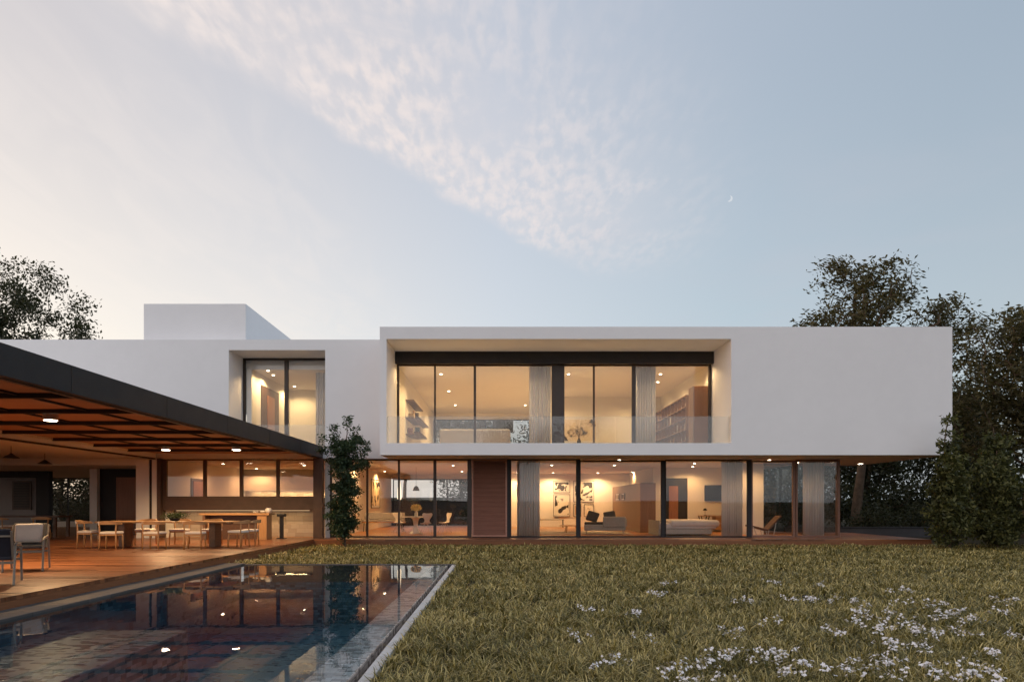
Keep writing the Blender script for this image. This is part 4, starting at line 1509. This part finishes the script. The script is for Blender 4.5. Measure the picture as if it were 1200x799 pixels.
# ------------------------------------------------------------------ curtains
def curtain(x0, x1, y, z0, z1, lab, folds, amp=.05):
    vs, fs = [], []
    n = folds * 12
    for i in range(n + 1):
        t = i / n
        for j, z in enumerate((z0, z0 + (z1 - z0) * .5, z1)):
            a = amp * (1 - .35 * j / 2)
            vs.append((x0 + (x1 - x0) * t, y + a * math.sin(t * folds * 2 * math.pi) + .35 * a * math.sin(t * folds * 4.3 + j * .4), z))
    for i in range(n):
        for j in range(2):
            a = i * 3 + j
            fs.append((a, a + 3, a + 4, a + 1))
    c = Vector(((x0 + x1) / 2, y, z0))
    b = MB().add([tuple(Vector(v_) - c) for v_ in vs], fs)
    o = b.build('curtain', M['curtain'], None, smooth=True, solid=.006)
    o.location = c
    tag(o, lab, 'curtain', 'pale curtains behind the glass')
curtain(.62, 1.48, 26.05, .02, 2.90, 'pale pleated curtain just right of the louvred shutter', 9)
curtain(8.42, 9.22, 26.05, .02, 2.90, 'pale pleated curtain at the right side of the bedroom glass', 9)
curtain(11.55, 12.35, 26.1, .02, 2.88, 'pale pleated curtain in the last bay, beside the sliding door', 8)
curtain(1.08, 1.90, 26.05, 3.34, 6.50, 'pale pleated curtain upstairs, left of the thick dark mullion', 8)
curtain(5.12, 5.90, 26.05, 3.34, 6.50, 'pale pleated curtain upstairs, left of the bookcase', 8)
curtain(-7.35, -6.62, 27.1, 3.34, 6.48, 'pale curtain in the upstairs window above the pergola', 7)

# ------------------------------------------------------------------ living room
GRP = 'framed prints on the living room wall'
YW = 37.39
def wallpic(px0, px1, py0, py1, lab, seed, **k):
    s = YW / 800
    x0, x1 = (px0 - 587) * s, (px1 - 587) * s
    z1, z0 = EYE + (590.5 - py0) * s, EYE + (590.5 - py1) * s
    picture('p', ((x0 + x1) / 2, YW, (z0 + z1) / 2), x1 - x0, z1 - z0, 0, lab, seed, 'black', GRP, **k)
wallpic(648.5, 668, 563, 577, 'small landscape print, upper left of the living room pictures', 11, scale=3.2)
wallpic(648.5, 668, 579, 605, 'tall print with a big dark swirl, under the small landscape print', 12, scale=1.6)
wallpic(672, 696, 563, 588, 'largest print with a dark diagonal, upper right of the group', 13, scale=1.9)
wallpic(672, 681, 590.5, 605, 'narrow brownish print half hidden by the mullion', 14, scale=2.6, light=(.5, .32, .2))
wallpic(684.5, 696, 590.5, 605, 'small square print with two dark spots, lower right of the group', 15, scale=3.0, thr=.56)
t = thing('sofa', 'grey sofa with dark cushions facing into the living room', 'sofa', (4.35, 28.6, 0), R(-8))
MB().box(-.85, .85, -.40, .42, .16, .40).build('base', M['sofa_grey'], t, bevel=.03, seg=3)
MB().box(-.08, .85, -.46, -.27, .30, .74).build('backrest', M['sofa_grey'], t, bevel=.05, seg=3)
MB().box(.66, .90, -.40, .42, .30, .66).build('armrest', M['sofa_grey'], t, bevel=.05, seg=3)
MB().box(-.84, .65, -.26, .42, .401, .50).build('seat_cushion', M['charcoal'], t, bevel=.03, seg=3)
for x in (-.75, .75):
    for y in (-.35, .35):
        MB().tube([(x, y, .16), (x * 1.02, y, 0)], [.018, .012], 8).build('leg', M['brass'], t)
def pillow(loc, rot, lab, m='charcoal', s=.24):
    o = MB().prism([(-s, -s * .9), (s, -s * .92), (s * 1.03, s * .9), (-s, s * .94)], 'z', -.06, .06).build('throw_pillow', M[m], None, bevel=.05, seg=4)
    o.location, o.rotation_euler = loc, rot
    tag(o, lab, 'pillow')
pillow((3.85, 28.68, .73), (R(62), R(14), R(-20)), 'dark pillow leaning at the left end of the grey sofa')
pillow((4.55, 28.55, .74), (R(66), R(-10), R(-5)), 'dark pillow leaning in the middle of the grey sofa')
t = thing('side_console', 'thin black console table under the framed prints', 'table', (2.3, 36.9, 0))
MB().box(-1.1, 1.1, -.2, .2, .40, .43).build('tabletop', M['black'], t)
for x in (-1.05, 1.05):
    for y in (-.17, .17):
        MB().box(x - .015, x + .015, y - .015, y + .015, 0, .399).build('leg', M['black'], t)
t = thing('floor_lamp', 'thin black floor lamp beside the living room curtain', 'lamp', (1.55, 33.5, 0))
MB().lathe([(.14, 0), (.14, .015), (.02, .02)], (0, 0, 0), 20).build('base', M['black'], t)
MB().tube([(0, 0, .02), (0, 0, 1.0), (.05, 0, 1.22), (.2, 0, 1.3)], .010, 8).build('pole', M['black'], t)
MB().lathe([(.09, -.1), (.085, -.095), (.03, .02)], (.22, 0, 1.3), 16).build('lamp_shade', M['black'], t)
for i, (y, w, lab) in enumerate(((35.6, 1.1, 'small dark panel picture on the wood clad storage wall, left one'), (34.0, .9, 'small dark panel picture on the wood clad storage wall, right one'))):
    picture('p', (6.096, y, 1.62), w, .34, R(-90), lab, 20 + i, 'black', None, (.3, .22, .15), .03)
t = thing('coffee_table', 'low round timber coffee table beside the grey sofa', 'table', (3.0, 29.8, 0))
MB().lathe([(.45, .30), (.46, .315), (.45, .33)], (0, 0, 0), 32).build('tabletop', M['teak'], t)
for k in range(3):
    a = k * 2.094
    MB().tube([(.25 * math.cos(a), .25 * math.sin(a), .30), (.36 * math.cos(a), .36 * math.sin(a), 0)], [.018, .012], 8).build('leg', M['teak_z'], t)
t = thing('area_rug', 'pale flat rug under the living room seating', 'rug', (3.6, 29.6, 0))
MB().box(-2.2, 1.9, -1.3, 1.3, .002, .014).build('pile', M['linen'], t)

# ------------------------------------------------------------------ bedroom
t = thing('bed', 'wide low bed with pale bedding behind the bedroom glass', 'bed', (7.25, 27.9, 0))
MB().box(-.97, 1.10, -.88, .88, .06, .26).build('bed_base', M['linen'], t, bevel=.02)
MB().box(-.97, 1.30, -.85, .85, .262, .50).build('mattress', M['bedding'], t, bevel=.07, seg=4)
MB().box(-.55, 1.42, -.92, .92, .34, .62).build('duvet', M['bedding'], t, bevel=.12, seg=5)
MB().box(-1.02, -.98, -.95, .95, 0, .6).build('headboard', M['sofa_grey'], t, bevel=.03)
t = thing('television', 'black flat television on the bedroom wall', 'television', (10.0, 31.47, 1.76))
MB().box(-.62, .62, -.05, 0, -.37, .37).build('bezel', M['steel'], t, bevel=.006)
MB().box(-.605, .605, -.056, -.0505, -.355, .355).build('screen', M['black'], t)
t = thing('bedroom_desk', 'wooden dresser desk with drawers below the television', 'desk', (9.85, 31.1, 0))
MB().box(-.80, .80, -.27, .27, .70, .74).build('desktop', M['teak'], t, bevel=.004)
for z in (.08, .39):
    MB().box(-.15, .78, -.25, .25, z, z + .29).build('drawer', M['teak'], t, bevel=.006)
for y in (-.2, .2):
    MB().bar((-.60, y, 0), (-.78, y, .70), .03, .04).build('leg', M['black'], t)
    MB().bar((-.60, y, 0), (-.42, y, .70), .03, .04).build('leg', M['black'], t)
t = thing('desk_lamp', 'small black desk lamp under the television', 'lamp', (9.3, 31.1, .74))
MB().lathe([(.07, 0), (.07, .012), (.012, .016)], (0, 0, 0), 16).build('base', M['black'], t)
MB().tube([(0, 0, .01), (0, 0, .26)], .008, 8).build('stem', M['black'], t)
MB().lathe([(.10, .22), (.10, .23), (.05, .32)], (0, 0, 0), 16).build('lamp_shade', M['black'], t)
t = thing('reclining_chair', 'low brown reclining chair with thin metal frame in the last bay', 'chair', (10.45, 27.2, 0), R(0))
MB().bar((-.62, 0, .40), (.10, 0, .22), .56, .07).build('seat', M['walnut'], t, bevel=.02)
MB().bar((.09, 0, .23), (.62, 0, .78), .56, .07).build('backrest', M['walnut'], t, bevel=.02)
for y in (-.28, .28):
    b = MB().bar((-.55, y, 0), (.45, y, .0), .025, .03).bar((-.35, y, 0), (-.5, y, .36), .02, .025).bar((.30, y, 0), (.40, y, .52), .02, .025).bar((.05, y, 0), (.0, y, .2), .02, .025)
    for i in range(len(b.v)):
        b.v[i] = (b.v[i][0], b.v[i][1], max(b.v[i][2], 0.0))
    b.build('frame', M['brass'], t)

# ------------------------------------------------------------------ upstairs
t = thing('wall_shelves', 'staggered dark walnut shelves on the left wall upstairs', 'shelves', (-3.945, 32.5, 3.33))
SH = [(28.2, 31.6, 5.52), (30.2, 34.2, 5.05), (28.2, 30.6, 4.78), (30.4, 33.4, 4.42), (28.2, 30.2, 4.12), (31.0, 34.6, 3.92), (28.2, 31.2, 3.62)]
b_ = []
for y0, y1, z in SH:
    MB().box(-3.945, -3.60, y0, y1, z, z + .05).build('shelf', M['walnut'], t, True, .004)
MB().box(-3.945, -3.925, 28.2, 34.6, 3.36, 5.6).build('back_panel', M['plaster'], t, True)
def book(x, y, z, w, h, d, lab, grp, m, rz=0):
    o = MB().box(-d / 2, d / 2, -w / 2, w / 2, 0, h).build('book', m, None, bevel=.003)
    o.location = (x, y, z)
    o.rotation_euler = (0, 0, rz)
    tag(o, lab, 'book', grp)
    return o
BM = [pmat('book_cloth_%d' % i, c, .7, 0, .1, 9) for i, c in enumerate([(.16, .05, .03), (.05, .07, .09), (.35, .27, .18), (.5, .46, .4), (.09, .06, .05), (.22, .15, .08)])]
rb = random.Random(3)
for y0, y1, z in SH[1:5]:
    y = y0 + .3 + rb.random() * .5
    for k in range(6):
        w = rb.uniform(.04, .075)
        book(-3.80, y, z + .05, w, rb.uniform(.2, .28), .2, 'upright book on the staggered dark shelves', 'books on the staggered shelves', BM[rb.randrange(6)])
        y += w + .006
picture('p', (-3.74, 29.3, 5.05), .42, .40, R(90), 'small framed picture standing in the staggered shelves', 31, 'teak', None, (.7, .6, .45), .06)
for i, (x, lab) in enumerate(((-1.75, 'pale grey armchair sofa backing onto the balcony glass, left of the mullion'), (-.32, 'pale grey armchair sofa backing onto the balcony glass, right of the mullion'))):
    t = thing('lounge_sofa', lab, 'sofa', (x, 27.75, 3.33), 0, 'pale sofas upstairs')
    MB().box(-.70, .70, -.40, .45, .12, .42).build('base', M['linen'], t, bevel=.04, seg=3)
    MB().box(-.70, .70, -.52, -.30, .15, .92).build('backrest', M['linen'], t, bevel=.09, seg=4)
    for s in (-1, 1):
        MB().box(s * .60 - .09, s * .60 + .09, -.30, .45, .30, .66).build('armrest', M['linen'], t, bevel=.05, seg=3)
    for sx in (-1, 1):
        for sy in (-.35, .38):
            MB().tube([(sx * .6, sy, .12), (sx * .6, sy, 0)], [.02, .015], 8).build('leg', M['steel'], t)
t = thing('desk_screen', 'dark screen seen above the pale sofas upstairs', 'screen', (.1, 33.0, 3.33))
MB().box(-.5, .5, -.03, .03, 1.38, 1.95).build('screen', M['black'], t, bevel=.006)
MB().box(-.04, .04, -.03, .03, .02, 1.379).build('stand', M['steel'], t)
MB().box(-.3, .3, -.2, .2, 0, .019).build('base', M['steel'], t)
# right room: desk with plant, bookcase and wardrobe
t = thing('writing_desk', 'pale desk against the back of the upstairs study', 'desk', (3.4, 32.9, 3.33))
MB().box(-.95, .95, -.35, .35, .71, .75).build('desktop', M['teak'], t, bevel=.004)
for x in (-.88, .88):
    for y in (-.3, .3):
        MB().box(x - .025, x + .025, y - .025, y + .025, 0, .709).build('leg', M['teak_z'], t)
t = thing('twig_vase', 'dark vase of bare twigs on the upstairs desk', 'vase', (3.75, 32.8, 4.08))
MB().lathe([(.06, 0), (.10, .06), (.10, .20), (.04, .32), (.045, .34)], (0, 0, 0), 20).build('vase', M['steel'], t, smooth=True)
tb = MB()
for k in range(16):
    a, l = rb.uniform(0, 6.28), rb.uniform(.5, 1.15)
    s = rb.uniform(.1, .42)
    tb.tube([(0, 0, .3), (s * .35 * math.cos(a), s * .35 * math.sin(a), .3 + l * .5), (s * math.cos(a + .3), s * math.sin(a + .3), .3 + l)], [.005, .004, .002], 5)
tb.build('twigs', M['bark'], t)
picture('p', (3.85, 33.78, 4.9), 1.9, 1.25, 0, 'wide pale print on the back wall of the study', 33, 'white', None, (.72, .62, .46), .08, 1.6, .58, (.5, .4, .28))
t = thing('desk_chair', 'brown chair behind the study desk at the left', 'chair', (2.75, 32.3, 3.33), R(180))
MB().box(-.24, .24, -.22, .24, .42, .48).build('seat', M['doorwood'], t, bevel=.02)
MB().box(-.24, .24, -.26, -.221, .52, .95).build('backrest', M['doorwood'], t, bevel=.015)
for x in (-.2, .2):
    for y in (-.2, .2):
        MB().tube([(x, y, .42), (x * 1.1, y * 1.1, 0)], [.016, .012], 8).build('leg', M['steel'], t)
t = thing('bookcase', 'tall walnut bookcase on the right wall upstairs', 'bookcase', (7.75, 31, 3.33))
BZ = [3.40, 3.86, 4.32, 4.78, 5.24, 5.70]
for z in BZ:
    MB().box(7.57, 7.915, 28.02, 33.7, z - .02, z + .02).build('shelf', M['walnut_z'], t, True)
for k in range(10):
    y = 28.0 + k * .6
    if y > 33.72: break
    MB().box(7.571, 7.915, y - .015, y + .015, 3.334, 5.72).build('upright', M['walnut_z'], t, True)
MB().box(7.916, 7.928, 28.0, 33.71, 3.334, 5.74).build('back_panel', M['walnut_z'], t, True)
for zi, z in enumerate(BZ[:-1]):
    for k in range(9):
        y = 28.05 + k * .6
        if rb.random() < .28:
            o = MB().lathe([(.05, 0), (.09, .06), (.07, .2), (.03, .25)], (0, 0, 0), 14).build('ornament', M['ceramic'], None, smooth=True)
            o.location = (7.72, y + .25, z + .021)
            tag(o, 'small pale ceramic vase standing in the walnut bookcase', 'vase', 'ceramics in the bookcase')
            continue
        for q in range(rb.randrange(2, 6)):
            w = rb.uniform(.035, .07)
            book(7.72, y + w / 2 + .01, z + .021, w, rb.uniform(.22, .34), .22, 'upright book in the tall walnut bookcase', 'books in the walnut bookcase', BM[rb.randrange(6)])
            y += w + .005
t = thing('wardrobe', 'brown wardrobe beside the bookcase at the right end upstairs', 'wardrobe', (7.6, 26.4, 3.33))
MB().box(7.35, 7.92, 26.05, 26.75, 3.332, 5.76).build('carcass', M['walnut_z'], t, True, .006)
MB().box(7.37, 7.63, 26.028, 26.049, 3.38, 5.74).build('door', M['doorwood'], t, True, .003)
MB().box(7.64, 7.905, 26.028, 26.049, 3.38, 5.74).build('door', M['doorwood'], t, True, .003)

SC.render.film_transparent = False
